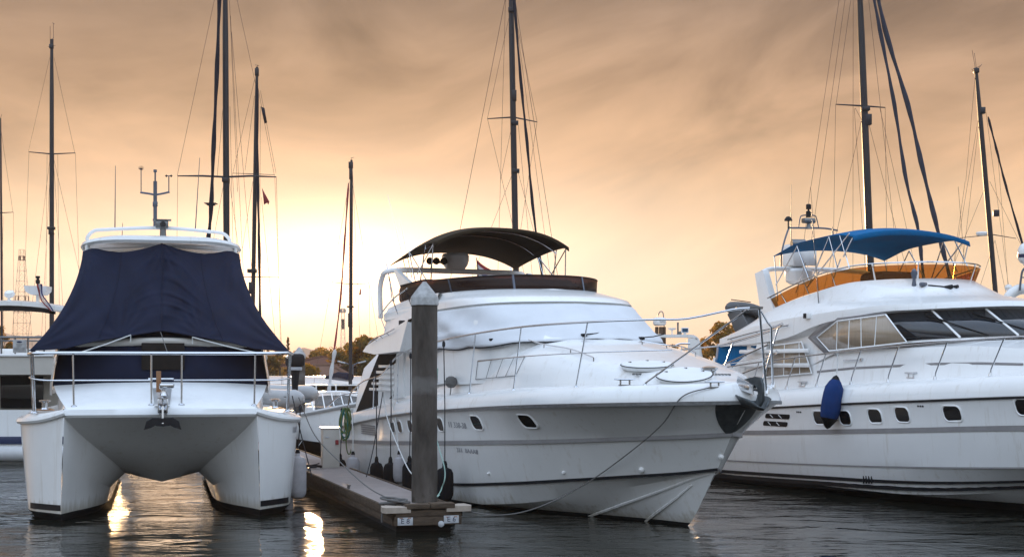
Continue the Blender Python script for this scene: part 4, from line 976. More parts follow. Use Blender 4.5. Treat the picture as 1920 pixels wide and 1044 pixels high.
    for k in range(12): a = math.pi*2*k/12; g.tube([mp(264.5, 318), mp(264.5, 318)+V((.02*math.sin(k), .055*math.cos(a), .045*math.sin(a)+.03))], .004, 4)
    g.done('antenna_head', 'wire', im)
    for a_, b_, r in (((216.5, 311), (215.5, 430), .012), ((374.5, 296), (366, 435), .012), ((230, 418), (229, 444), .008)):
        g = MB(); g.tube([b.at(*b_, x=-4.4), b.at(*a_, x=-4.4)], [r, .005], 6); g.done('aerial', 'mast_grey', ht)
    # the navy canvas: lashed under the hardtop, spread down to the bow rail, slack folds
    rows = []; NV = 96; NU = 120
    for j in range(NV+1):
        t = j/NV; row = []
        for i in range(NU+1):
            u = i/NU*2-1; au = abs(u)
            # upper edge scalloped, lower edge an arch tied at the rail corners
            ztop = 4.97-.17*min(1, au/.55)+(.12*math.sin(math.pi*min(1, max(0, (au-.0)/.62)))*-.35)+(.10*max(0, (au-.62)/.38)*math.sin(math.pi*max(0, (au-.62)/.38)))-.03
            ytop = 1.50*u; xtop = -3.42-.25*au**3
            yb = 2.24*u if au < .999 else 2.24*u
            zb = 3.20-.30*min(1, au/.75)**1.1-.09*max(0, (au-.55)/.45); xb = -2.05+1.35*au**2.2
            s = t**1.75*.82+.18*t
            y = ytop+(yb-ytop)*(t**1.55*(.55+.0)+.45*t**2.6); z = ztop+(zb-ztop)*t; x = xtop+(xb-xtop)*(t*.75+.25*t**2)
            # folds: swags either side of the centre seam, long creases towards the corners
            sw = .034*math.exp(-((au-.16)/.22)**2)*(1 if u > 0 else .35)*max(0, math.sin(t*38-au*au*60+au*9+1.5*math.sin(t*9)))**1.5*math.sin(math.pi*t)
            cr_ = .07*math.sin((au*9-t*5.0))*t*(1-t)*1.6+.08*math.sin((au+t*.45)*17+2*(u > 0))*t*(1-t)+.05*max(0, math.sin(au*13+t*9+1.1*(u < 0)))**3*t*t*(1-t)*3
            seam = -.04*math.exp(-(u/.03)**2)*math.sin(math.pi*t)
            x += sw*1.3+cr_*1.6+seam+.05*(1-au*au)*math.sin(math.pi*t)
            # tension creases fanning out from the tie points
            for u0, t0, w0 in ((-.34, 1.0, .5), (.34, 1.0, .5), (-1, 1, .8), (1, 1, .8), (-.95, 0, .5), (.95, 0, .5), (0, 0, .4)):
                du, dt = u-u0, t-t0; dd = math.hypot(du*1.6, dt); x += .022*math.cos(13*math.atan2(du*1.6, dt+1e-6))*math.exp(-(dd/w0)**2)*min(1, dd*4)
            row.append(V((x, y, z)))
        rows.append(row)
    g = MB()
    # side skirts running aft from both edges
    full = []
    for j, r in enumerate(rows):
        t = j/NV; L = [r[0]+V((-k*.55*(1+.4*(1-t)), -.05*k*(1-t)*0-(.02*k), .02*k*math.sin(j*.5))) for k in (3, 2, 1)]
        Rr = [r[-1]+V((-k*.55*(1+.4*(1-t)), .02*k, .02*k*math.sin(j*.5))) for k in (1, 2, 3)]
        full.append(L+r+Rr)
    g.grid(full); cv = g.done('canvas_cover', 'navy', b.e, sharp=75, solid=.008)
    for ui in (NU//2, int(NU*.245), int(NU*.755)):
        g = MB(); g.tube([r[ui]+V((.012, 0, 0)) for r in rows], .010, 5); g.done('seam', 'navy', cv)
    g = MB(); g.tube([p+V((.01, 0, .0)) for p in rows[-1]], .014, 6); g.done('hem', 'navy', cv)
    for pts in ([(245, 628), (146, 662)], [(361, 632), (484, 662)]):
        a_ = b.at(*pts[0], x=-1.93); c_ = b.at(*pts[1], x=-.25); g = MB(); g.tube([a_, a_.lerp(c_, .5)+V((0, 0, -.012)), c_], .012, 6); g.tube([a_, a_+V((.01, 0, -.13))], .010, 5); g.done('tie_line', 'rope_white', cv)
    a_ = b.at(301, 622, x=-1.93); c_ = b.at(315, 664, x=-.2); g = MB(); g.tube([a_, c_], .007, 5); g.done('tie_line', 'rope', cv)
    # bow rail
    top = [(-2.6, -2.34, 2.72), (-1.3, -2.30, 2.74), (-.55, -2.22, 2.75), (-.25, -2.05, 2.755), (-.2, -1.5, 2.76), (-.2, 0, 2.76), (-.2, 1.5, 2.76), (-.25, 2.1, 2.77), (-.55, 2.26, 2.78), (-1.3, 2.34, 2.76), (-2.6, 2.36, 2.72)]
    g = MB(); g.tube(smooth_path(top, 6), .028, 10); rl = g.done('bow_rail', 'steel', b.e)
    for y0, y1 in ((-2.18, -.16), (.20, 2.22)):
        pts = [(-.2, y0+(y1-y0)*k/8, 2.285-.0) for k in range(9)]
        if y0 < -1: pts = [(-1.4, -2.28, 2.34), (-.7, -2.24, 2.34)]+[(-.22-.2*(k == 0), y0+(y1-y0)*k/8, 2.29+.03*(k == 0)) for k in range(9)]
        else: pts = [(-.22-.2*(k == 8), y0+(y1-y0)*k/8, 2.29+.03*(k == 8)) for k in range(9)]+[(-.7, 2.27, 2.34), (-1.4, 2.31, 2.34)]
        g = MB(); g.tube(smooth_path([V(p) for p in pts], 3), .014, 8); g.done('lower_rail', 'steel', rl)
    for x, y, zf in ((-.16, -1.47, 1.84), (-.16, -.18, 1.86), (-.16, .33, 1.86), (-.16, 1.58, 1.84), (-.75, -2.15, 1.72), (-.95, -2.2, 1.72), (-.75, 2.2, 1.72), (-1.05, 2.25, 1.72), (-2.2, -2.3, 1.7), (-2.2, 2.34, 1.7)):
        g = MB(); q = V((x, y, zf)); g.tube([q, V((-.2 if x > -.5 else x+.2, y*1.012, 2.75))], .017, 8); g.lathe([(.06, 0), (.05, .012), (.022, .03)], q, n=12); g.done('stanchion', 'steel', rl)
    # anchor gear on the centre line
    g = MB()
    g.box((.16, -.065, 1.86), (.55, .02, .24), bevel=.008); g.box((.16, .085, 1.86), (.55, .02, .24), bevel=.008); g.box((.05, .01, 1.98), (.35, .17, .02)); g.lathe([(.10, -.065), (.06, -.02), (.06, .02), (.10, .065)], (.34, .01, 1.79), (0, 1, 0), 16); g.done('bow_roller', 'steel', b.e)
    g = MB(); g.prism([(-.1, -.005, 1.92), (.42, -.005, 1.86), (.46, -.005, 1.56), (.40, -.005, 1.55), (.36, -.005, 1.78), (-.1, -.005, 1.84)], (0, .03, 0)); anc = g.done('anchor', 'steel', b.e)
    g = MB()
    pr = [(-.30, 1.46), (-.26, 1.60), (-.16, 1.665), (0, 1.655), (.18, 1.665), (.28, 1.60), (.32, 1.46), (.20, 1.50), (.14, 1.535), (.01, 1.52), (-.12, 1.535), (-.18, 1.50)]
    g.prism([(.44-.35*abs(y)*1.2, y, z) for y, z in pr], (.05, 0, -.01)); g.done('fluke', 'dark', anc)
    g = MB(); g.tube([(-.3, 0, 1.98), (.1, .01, 1.93)], .02, 6); g.lathe([(.07, 0), (.05, .05), (.05, .10), (.08, .12), (.08, .16), (.0, .17)], (-.55, .03, 2.02), n=16); g.box((-.5, .08, 2.19), (.2, .26, .09), bevel=.025); g.done('windlass', 'steel', b.e)
    g = MB(); g.box((-.95, -.06, 2.25), (.09, .085, .40), bevel=.008); sp = g.done('samson_post', 'wood', b.e)
    g = MB(); g.tube([(-.95, -.24, 2.31), (-.95, .20, 2.31)], .018, 8); g.done('pin', 'steel', sp)
    for s in (-1, 1):
        q = V((-.85, s*2.0, 1.78)); g = MB(); g.lathe([(.07, 0), (.05, .03), (.05, .12), (.10, .14), (.10, .16), (0, .17)], q, n=14); g.done('bollard', 'steel', b.e)
    for px in (535, 541, 547):
        hp = b.hit(px, 805)
    hp = b.hit(552, 806)
    if hp: text_mesh('registration', '1188', .16, frame_on(hp[0]+hp[1]*.005, hp[1]), 'lettering', b.e, .002)
    return b
cat = catamaran()
cat.e.scale = (.958,)*3; cat.e.location = (-5.796, 23.854, .105)          # a slightly smaller boat that floats 0.1 m proud of its painted waterline

# ------------------------------------------------------------------ floating finger pier, piles and what lies on them
DT = R(17); DF = V((math.sin(DT), -math.cos(DT), 0)); DR = V((math.cos(DT), math.sin(DT), 0)); D0 = V((-1.29, 21.95, 0))
def D(a, r, z): return D0-DF*a+DR*r+V((0, 0, z))           # a metres back from the pier end, r to the right
def pier():
    t = thing('finger_pier', 'finger pier of pale deck panels with dark timber sides, under the nearest concrete pile', 'pier', D0, DT-math.pi/2)
    L = 30
    for k in range(10):                                     # deck panels with open joints
        g = MB(); g.box((-.06-3*k-1.49, 0, .335), (2.975, .98, .05), bevel=.008); g.done('deck_panel', 'dock_top', t)
    for s in (-1, 1):
        g = MB(); g.box((-L/2, s*.53, .30), (L, .055, .14), bevel=.012); g.done('side_rail', 'dock_wood', t)
        g = MB(); g.box((-L/2, s*.515, .175), (L-.1, .05, .125), bevel=.01); g.done('side_board', 'dock_wood', t)
    g = MB(); g.box((-L/2, 0, .06), (L-.5, .86, .3)); g.done('pontoon', 'dark', t)
    g = MB(); g.box((.035, 0, .30), (.07, 1.02, .10), bevel=.012); g.box((.03, 0, .185), (.06, 1.05, .14), bevel=.01); g.done('end_board', 'dock_wood', t)
    for s in (-1, 1):
        g = MB(); g.prism([V((.10, s*.28, .315)), V((.10, s*.66, .315)), V((-.02, s*.70, .315)), V((-.30, s*.66, .315)), V((-.30, s*.56, .315)), V((-.03, s*.28, .315))], (0, 0, .085)); g.done('corner_bumper', 'bumper', t)
    g = MB(); g.box((-.0, -.16, .405), (.22, .36, .07), bevel=.012); g.box((.0, .22, .41), (.22, .38, .08), bevel=.012); g.box((-.5, -.36, .37), (.9, .07, .035)); g.box((-.5, .40, .37), (.9, .07, .035)); g.done('pile_guide', 'dock_wood', t)
    for s, w in ((-.36, 'E 8'), (.36, 'E 6')):
        g = MB(); g.box((.066, s, .185+.012*(s > 0)), (.01, .235, .118), bevel=.003); p = g.done('number_plate', 'plate', t)
        mx = Matrix(((0, 0, 1, .0725), (1, 0, 0, s), (0, 1, 0, .185+.012*(s > 0)), (0, 0, 0, 1)))
        text_mesh('number', w, .11, mx, 'ink', p, .001)
        for k in (-1, 1): g = MB(); g.box((.0722, s+.065*k, .235), (.001, .05, .012)); g.done('rust_stain', 'rust', p)
    g = MB(); g.lathe([(.05, 0), (.045, .02), (.02, .03), (0, .032)], (.06, .20, .13), (1, 0, 0), 12); g.done('reflector', 'plate', t)
    for a in (4, 8.5, 13):
        g = MB(); l = V((-a, -.47, .36))
        for dx in (-.06, .06): g.tube([l+V((dx, 0, 0)), l+V((dx, 0, .06))], .014, 6)
        g.tube([l+V((-.15, 0, .065)), l+V((.15, 0, .065))], .014, 6); g.done('cleat', 'dull_steel', t)
pier()
def pile(x, y, top, r, label, stain):
    t = thing('mooring_pile', label, 'pile', (x, y, 0))
    g = MB(); n = 40; rows = []
    for k in range(46):
        z = -1.2+(top+1.2)*k/45; rows.append([V((r*(1+.012*math.sin(z*2.3+a*2)+.008*math.sin(z*9+a*5)+(.03 if abs(z-stain) < .06 else 0))*math.cos(a), r*(1+.012*math.sin(z*2+a*3))*math.sin(a), z)) for a in np.linspace(0, 2*math.pi, n+1)[:-1]])
    g.grid(rows, closeu=True); g.poly(rows[-1]); g.done('shaft', 'concrete', t)
    g = MB(); g.lathe([(r*1.05, top-.08), (r*1.10, top-.075), (r*1.10, top+.03), (r*1.06, top+.06), (.03, top+.30), (0, top+.305)], n=32); g.done('cap', 'cap', t)
    return t
pile(-1.40, 23.05, 3.58, .205, 'nearest concrete mooring pile with white cone cap, at the end of the finger pier', 2.35)
pile((561-960)/2700*49, 49, 2.92, .20, 'distant concrete pile with white cone cap, between the catamaran and the tiled roofs', 1.5)
# cross pier the finger joins
t = thing('cross_pier', 'long low floating pier crossing behind the moored boats', 'pier', (-6, 51.5, 0))
g = MB(); g.box((4, 0, .36), (52, 1.8, .09), bevel=.02); g.done('deck', 'dock_top', t); g = MB(); g.box((4, 0, .18), (51.6, 1.7, .26)); g.done('float', 'timber', t)
# power pedestal
t = thing('power_pedestal', 'pale metal power pedestal standing on the finger pier', 'pedestal', D(9.5, .15, .36), DT-math.pi/2)
g = MB(); g.box((0, 0, .42), (.30, .36, .84), bevel=.015); g.done('cabinet', 'beige_gelcoat', t)
g = MB(); g.prism([(-.17, -.2, .84), (.17, -.2, .84), (.17, .2, .84), (-.17, .2, .84)], (0, 0, .03)); g.done('lid', 'gelcoat', t)
g = MB(); g.box((.155, -.09, .66), (.012, .08, .03), bevel=.004); g.done('badge', 'plate', t)
g = MB(); g.box((.16, .12, .55), (.03, .07, .10), bevel=.01); g.done('socket', 'flag_red', t)
# rope coil at the pier end, with a tail over the edge
def coil(c, r, name, label, m, turns=5, tail=None, rr=.018):
    pts = []
    for i in range(turns*22):
        a = i/22*2*math.pi; k = r*(.65+.35*math.sin(i*.13+1)); pts.append(V((k*math.cos(a)*1.2+.05*math.sin(i*.31), k*math.sin(a), .02+.10*(.5+.5*math.sin(i*.21))*(i/(turns*22)))))
    if tail: pts += [V(q)-V(c) for q in tail]
    g = MB(); g.tube(pts, rr, 6); o = g.done(name, m); o.location = c; return tag(o, label, 'rope')
coil(D(.6, -.36, .375), .17, 'rope_coil', 'grey rope heaped in loops at the near end of the finger pier', 'rope', 5, [D(.5, -.6, .34), D(.5, -.60, .12)])
coil(D(9.1, -.35, .375), .20, 'rope_coil', 'dark cable coiled on the pier at the foot of the power pedestal', 'rope_dark', 3, None, .014)
# ------------------------------------------------------------------ fenders
def fender(loc, length, r, m, label, group, rope_to, rope_m='rope_dark', shape='round', tilt=0):
    t = thing('fender', label, 'fender', loc, 0, group)
    g = MB()
    if shape == 'round': pr = [(.0, -.02), (r*.3, -.01), (r*.75, .03), (r*.97, .10), (r, .18), (r, length-.18), (r*.97, length-.10), (r*.75, length-.03), (r*.32, length), (r*.25, length+.06), (0, length+.07)]
    else: pr = [(.0, 0), (r*.22, .03), (r*.62, .13), (r*.92, .24), (r, .36), (r*1.03, length*.5), (r, length-.36), (r*.92, length-.24), (r*.62, length-.13), (r*.22, length-.03), (0, length)]
    ax = V((math.sin(tilt), 0, math.cos(tilt)))
    g.lathe(pr, (0, 0, 0), ax, 18); bd = g.done('body', m, t)
    if shape != 'round':
        g = MB(); g.lathe([(r*.62, length-.145), (r*.26, length-.025), (0, length+.01)], (0, 0, 0), ax, 18); g.done('end_patch', 'black', bd); g = MB(); g.lathe([(0, -.01), (r*.26, .02), (r*.90, .20), (r*.90, .205)], (0, 0, 0), ax, 18); g.done('end_patch', 'black', bd)
    else:
        g = MB(); g.lathe([(r*.22, length+.03), (r*.30, length+.06), (r*.16, length+.12)], (0, 0, 0), ax, 10); g.done('eye', 'black', bd)
    a = ax*(length+.05); q = V(rope_to)-V(loc); g = MB(); g.tube([a, a.lerp(q, .5)+V((.01, 0, 0)), q], .011, 6); g.lathe([(.012, -.05), (.03, -.02), (.03, .04), (.012, .07)], q, n=8); g.done('rope', rope_m, t)
    return t
Yb = yacht
def yfender(px, ptop, pbot, wpx, ly, rope, m, label, group, **k):
    top = Yb.at(px, ptop, y=ly); bot = Yb.at(px, pbot, y=ly); w = Yb.w(*bot); rr = Yb.at(*rope, y=-2.1)
    return fender(w, (top-bot).length, wpx/2*w.y/F, m, label, group, Yb.w(*rr), **k)
FG = 'black fenders along the yacht beside the pier'
yfender(706, 866, 912, 25, -2.42, (704, 690), 'fender_black', 'black cloth fender farthest left of the pair between the grey fender and the concrete pile', FG)
yfender(732, 867, 916, 27, -2.44, (733, 681), 'fender_black', 'black cloth fender right of its twin, left of the concrete pile', FG)
yfender(768, 866, 920, 28, -2.44, (770, 668), 'fender_black', 'black cloth fender half hidden behind the left edge of the concrete pile', FG)
yfender(834, 876, 938, 33, -2.42, (832, 646), 'fender_black', 'black cloth fender just right of the concrete pile, above the pier corner', FG)
yfender(638, 860, 895, 22, -2.45, (641, 770), 'fender_black', 'black cloth fender beside the power pedestal under the green hose', FG)
yfender(662, 856, 900, 26, -2.40, (660, 770), 'fender_grey', 'grey vinyl fender next to the hose at the yacht stern', 'grey fenders', rope_m='rope_white')
yfender(748, 856, 905, 22, -2.40, (735, 735), 'fender_grey', 'grey vinyl fender tucked behind the black fenders by the concrete pile', 'grey fenders', rope_m='rope_white')
def cfender(px, ptop, pbot, wpx, ly, rope, m, label):
    top = cat.at(px, ptop, y=ly); bot = cat.at(px, pbot, y=ly); w = cat.w(*bot); rr = cat.at(*rope, y=ly-.1)
    return fender(w, (top-bot).length, wpx/2*w.y/F, m, label, 'grey fenders', cat.w(*rr), 'rope_dark')
def at_depth(px, ptop, pbot, wpx, Yd, rope, m, label):
    top = P(px, ptop, Yd); bot = P(px, pbot, Yd); return fender(bot, (top-bot).length, wpx/2*Yd/F, m, label, 'grey fenders', P(*rope, Yd), 'rope_dark')
at_depth(558, 854, 934, 33, 26.6, (563, 765), 'fender_grey', 'large grey vinyl fender hanging between the catamaran and the finger pier')
at_depth(541, 872, 930, 17, 28.4, (548, 800), 'fender_grey', 'grey vinyl fender half hidden behind the catamaran hull')
rt = ryacht.w(*ryacht.at(1570, 664, y=-2.15)); bo = P(1551, 803, rt.y-.45)
fender(bo, 1.02*99*bo.y/F, 18.5*bo.y/F, 'fender_blue', 'blue cloth fender with pointed black ends hanging from the right yacht', None, rt, 'rope_white', 'point', math.atan2(17, 99))
# green hose hanging from the stern rail
t = thing('hose', 'coil of green garden hose hanging at the stern of the middle yacht', 'hose', Yb.w(-11.0, -2.2, 0))
def loops(m, n, x0, w, ztop, zbot, seed):
    rnd = random.Random(seed); g = MB()
    for k in range(n):
        cx = x0+rnd.uniform(-.05, .05); ww = w*rnd.uniform(.6, 1.1); zb = zbot+rnd.uniform(-.1, .2); pts = []
        for a in np.linspace(0, 2*math.pi, 28)[:-1]: pts.append(V((cx+ww*math.cos(a)*(.6+.5*(1-math.sin(a))*.5), -.05+rnd.uniform(-.01, .01)-.04*k/n, (ztop+zb)/2+(ztop-zb)/2*math.sin(a))))
        g.tube(pts, .014, 6, close=True)
    g.done('loop', m, t)
loops('hose', 7, 0, .13, 1.62, .95, 1); loops('hose_teal', 3, -.06, .10, 1.58, 1.0, 2); loops('hose', 1, .05, .08, 1.6, .45, 5)
# small round fender ball and its line on the side deck
hp = Yb.hit(855, 716)
t = thing('fender_ball', 'small faded ball buoy tied to the yacht rail just right of the pile', 'buoy', Yb.w(*(hp[0]+V((0, -.1, 0)))) if hp else Yb.w(-5, -2.1, 2.2))
g = MB(); g.lathe([(0, -.11), (.06, -.10), (.11, -.04), (.115, .02), (.09, .08), (.04, .11), (0, .115)], n=14); g.done('ball', 'rope', t)
g = MB(); g.tube([(0, 0, -.1), (-.04, -.05, -.45), (-.05, -.08, -1.0), (-.05, -.1, -1.75)], .011, 6); g.done('line', 'rope', t)
# ------------------------------------------------------------------ mooring lines
def line(pts, m, label, r=.010, n=8):
    p = [V(q) for q in pts]; g = MB(); g.tube(smooth_path(p, n), r, 6); o = g.done('mooring_line', m)
    c = p[0].copy(); o.data.transform(Matrix.Translation(-c)); o.location = c; return tag(o, label, 'rope')
cl = Yb.hit(1335, 731); c0 = Yb.w(*(cl[0]+V((0, 0, .05)))) if cl else P(1335, 731, 21.5)
def near_hull(px, py, d=.12):
    h = Yb.hit(px, py); return Yb.w(*(h[0]+h[1]*d)) if h else P(px, py, 22)
line([c0, near_hull(1280, 745, .04), near_hull(1245, 785, .10), near_hull(1190, 837, .14), near_hull(1120, 890, .16), P(1045, 935, 21.9), P(985, 958, 21.8), P(930, 965, 21.75), D(.05, .62, .3)], 'rope', 'grey bow line of the middle yacht sagging from its foredeck to the pier corner')
line([near_hull(830, 690, .1), near_hull(835, 800, .2), P(834, 880, 23.2), P(828, 915, 22.9), P(820, 930, 22.75), D(.75, .38, .5)], 'rope_green', 'pale green line dropping from the yacht rail to the pile foot')
line([P(560, 745, 27), P(590, 815, 25.8), P(640, 868, 24.4), P(690, 913, 23.2), D(.9, -.35, .42)], 'rope', 'long grey line from the catamaran to the rope coil on the pier')
line([P(548, 742, 27), P(566, 820, 26.5), P(585, 893, 26.0)], 'rope_dark', 'dark line from the catamaran bow down to the left edge of the pier')
line([near_hull(722, 735, .05), P(712, 770, 27.5), P(700, 840, 26.8), P(687, 893, 26.2)], 'rope_dark', 'dark spring line from the yacht side deck to the right edge of the pier')
line([near_hull(722, 737, .05), P(728, 790, 27), P(760, 868, 24.5), P(778, 895, 23.4)], 'rope_white', 'white spring line from the yacht side deck towards the pile')
line([P(601, 790, 46), P(575, 815, 44), P(560, 835, 42)], 'rope_white', 'pale mooring line stretched from the pier behind the catamaran')
# ------------------------------------------------------------------ inflatable tenders
def dinghy(loc, rz, label, L=2.6, r=.21, pitch=0, rubber='rubber_light', bottom='rubber', open_stern=False):
    t = thing('inflatable_dinghy', label, 'dinghy', loc, rz, 'inflatable tenders'); t.rotation_euler = (pitch, 0, rz)
    path = [(-L/2, -.58, .0), (-L*.1, -.60, .0), (L*.25, -.50, .03), (L*.45, -.22, .10), (L*.5, 0, .12), (L*.45, .22, .10), (L*.25, .50, .03), (-L*.1, .60, .0), (-L/2, .58, .0)]
    g = MB(); sp = smooth_path(path, 6); g.tube(sp, [r*(.35 if i in (0, len(sp)-1) else .8 if i in (1, len(sp)-2) else 1) for i in range(len(sp))], 14); g.done('tube', rubber, t)
    g = MB(); g.grid([[V((x, y, z-.10-.06*(1-abs(y)*1.6))) for y in (-.5, -.25, 0, .25, .5)] for x, z in ((-L/2+.1, 0), (0, 0), (L*.3, .05))]); g.done('floor', bottom, t, solid=.03)
    if not open_stern: g = MB(); g.box((-L/2+.12, 0, .05), (.05, 1.0, .4), bevel=.01); g.done('transom', bottom, t)
    g = MB(); g.tube([(-L*.3, -.79, .05), (L*.2, -.72, .07)], .012, 5); g.tube([(-L*.3, .79, .05), (L*.2, .72, .07)], .012, 5); g.done('grab_line', 'rope_dark', t)
    return t
dinghy(P(524, 742, 33), R(172), 'grey inflatable tender hanging beside the catamaran stern', 1.5, .20, R(-4), 'rubber_light', open_stern=True)
dinghy(ryacht.w(*ryacht.at(1414, 615, y=-.5)), R(35), 'dark grey inflatable tender chocked on the boat deck of the right yacht', 1.15, .14, R(55), 'rubber')
def launch():
    Yd = 43; ox = P(632, 690, Yd).x; t = thing('motor_boat', 'small white launch with a railed windscreen, behind the middle yacht stern', 'boat', (ox, Yd, 0), R(24))
    st = [(-2.6, .95, 1.0), (-1.2, 1.05, 1.05), (.4, 1.0, 1.18), (1.5, .72, 1.32), (2.2, .36, 1.44), (2.6, .02, 1.52)]
    q = lambda x, y, z: V((y, -x, z))
    g = MB(); rows = [[q(x, s*y*k, z) for s, k, z in ((-1, 1, zt), (-1, .97, zt-.22), (-1, .86, .35), (1, .86, .35), (1, .97, zt-.22), (1, 1, zt))] for x, y, zt in st]
    g.grid(rows); g.poly(rows[0]); g.grid([[q(x, -y, zt), q(x, 0, zt+.10), q(x, y, zt)] for x, y, zt in st]); g.done('hull', 'gelcoat', t, sharp=28)
    g = MB(); rows = [[q(x-.02, s*y*k, z) for s, k, z in ((-1, .865, .36), (-1, .5, -.1), (0, 0, -.25), (1, .5, -.1), (1, .865, .36))] for x, y, zt in st]; g.grid(rows); g.done('bottom_paint', 'antifoul', t)
    g = MB()
    for s in (-1, 1): g.tube([q(x, s*(y+.02), zt) for x, y, zt in st], .06, 6)
    g.done('rubbing_strake', 'rubber_light', t)
    g = MB(); g.grid([[q(.3, y, 1.22) for y in (-.75, -.3, .3, .75)], [q(-.1, y*.9, 1.72-.1*abs(y)) for y in (-.75, -.3, .3, .75)]]); w = g.done('windscreen', 'dinghy_window', t, solid=.01)
    g = MB(); g.tube(smooth_path([q(.35, -.8, 1.2), q(-.1, -.72, 1.68), q(-.16, 0, 1.8), q(-.1, .72, 1.68), q(.35, .8, 1.2)], 4), .03, 6)
    for y in (-.45, -.15, .15, .45): g.tube([q(.3, y, 1.22), q(-.13, y*.95, 1.76)], .02, 5)
    g.done('frame', 'gelcoat', w)
    g = MB(); g.box(q(-1.0, 0, 1.15), (1.2, .9, .35), bevel=.08); g.done('seat', 'rubber_light', t)
    g = MB(); g.tube(smooth_path([q(1.2, -.75, 1.30), q(1.9, -.48, 1.72), q(2.45, 0, 1.82), q(1.9, .48, 1.72), q(1.2, .75, 1.30)], 5), .022, 6); g.done('bow_rail', 'steel', t)
launch()
# outboard motors carried on rails
def outboard(loc, rz, label):
    t = thing('outboard_motor', label, 'outboard motor', loc, rz, 'outboard motors')
    g = MB(); g.box((0, 0, .62), (.42, .26, .30), bevel=.08, seg=3); g.done('cowl', 'dark', t); g = MB(); g.box((0, 0, .43), (.30, .20, .08), bevel=.02); g.done('trim_band', 'plate', t)
    g = MB(); g.prism([(-.09, -.05, .4), (.10, -.05, .4), (.05, -.05, -.15), (-.05, -.05, -.15)], (0, .1, 0)); g.lathe([(.02, -.2), (.06, -.1), (.05, .05), (0, .12)], (0, 0, -.18), (1, 0, 0), 10); g.done('leg', 'dark', t)
outboard(P(553, 726, 33), R(20), 'black outboard motor clamped on the catamaran stern rail, in front of the distant pile')
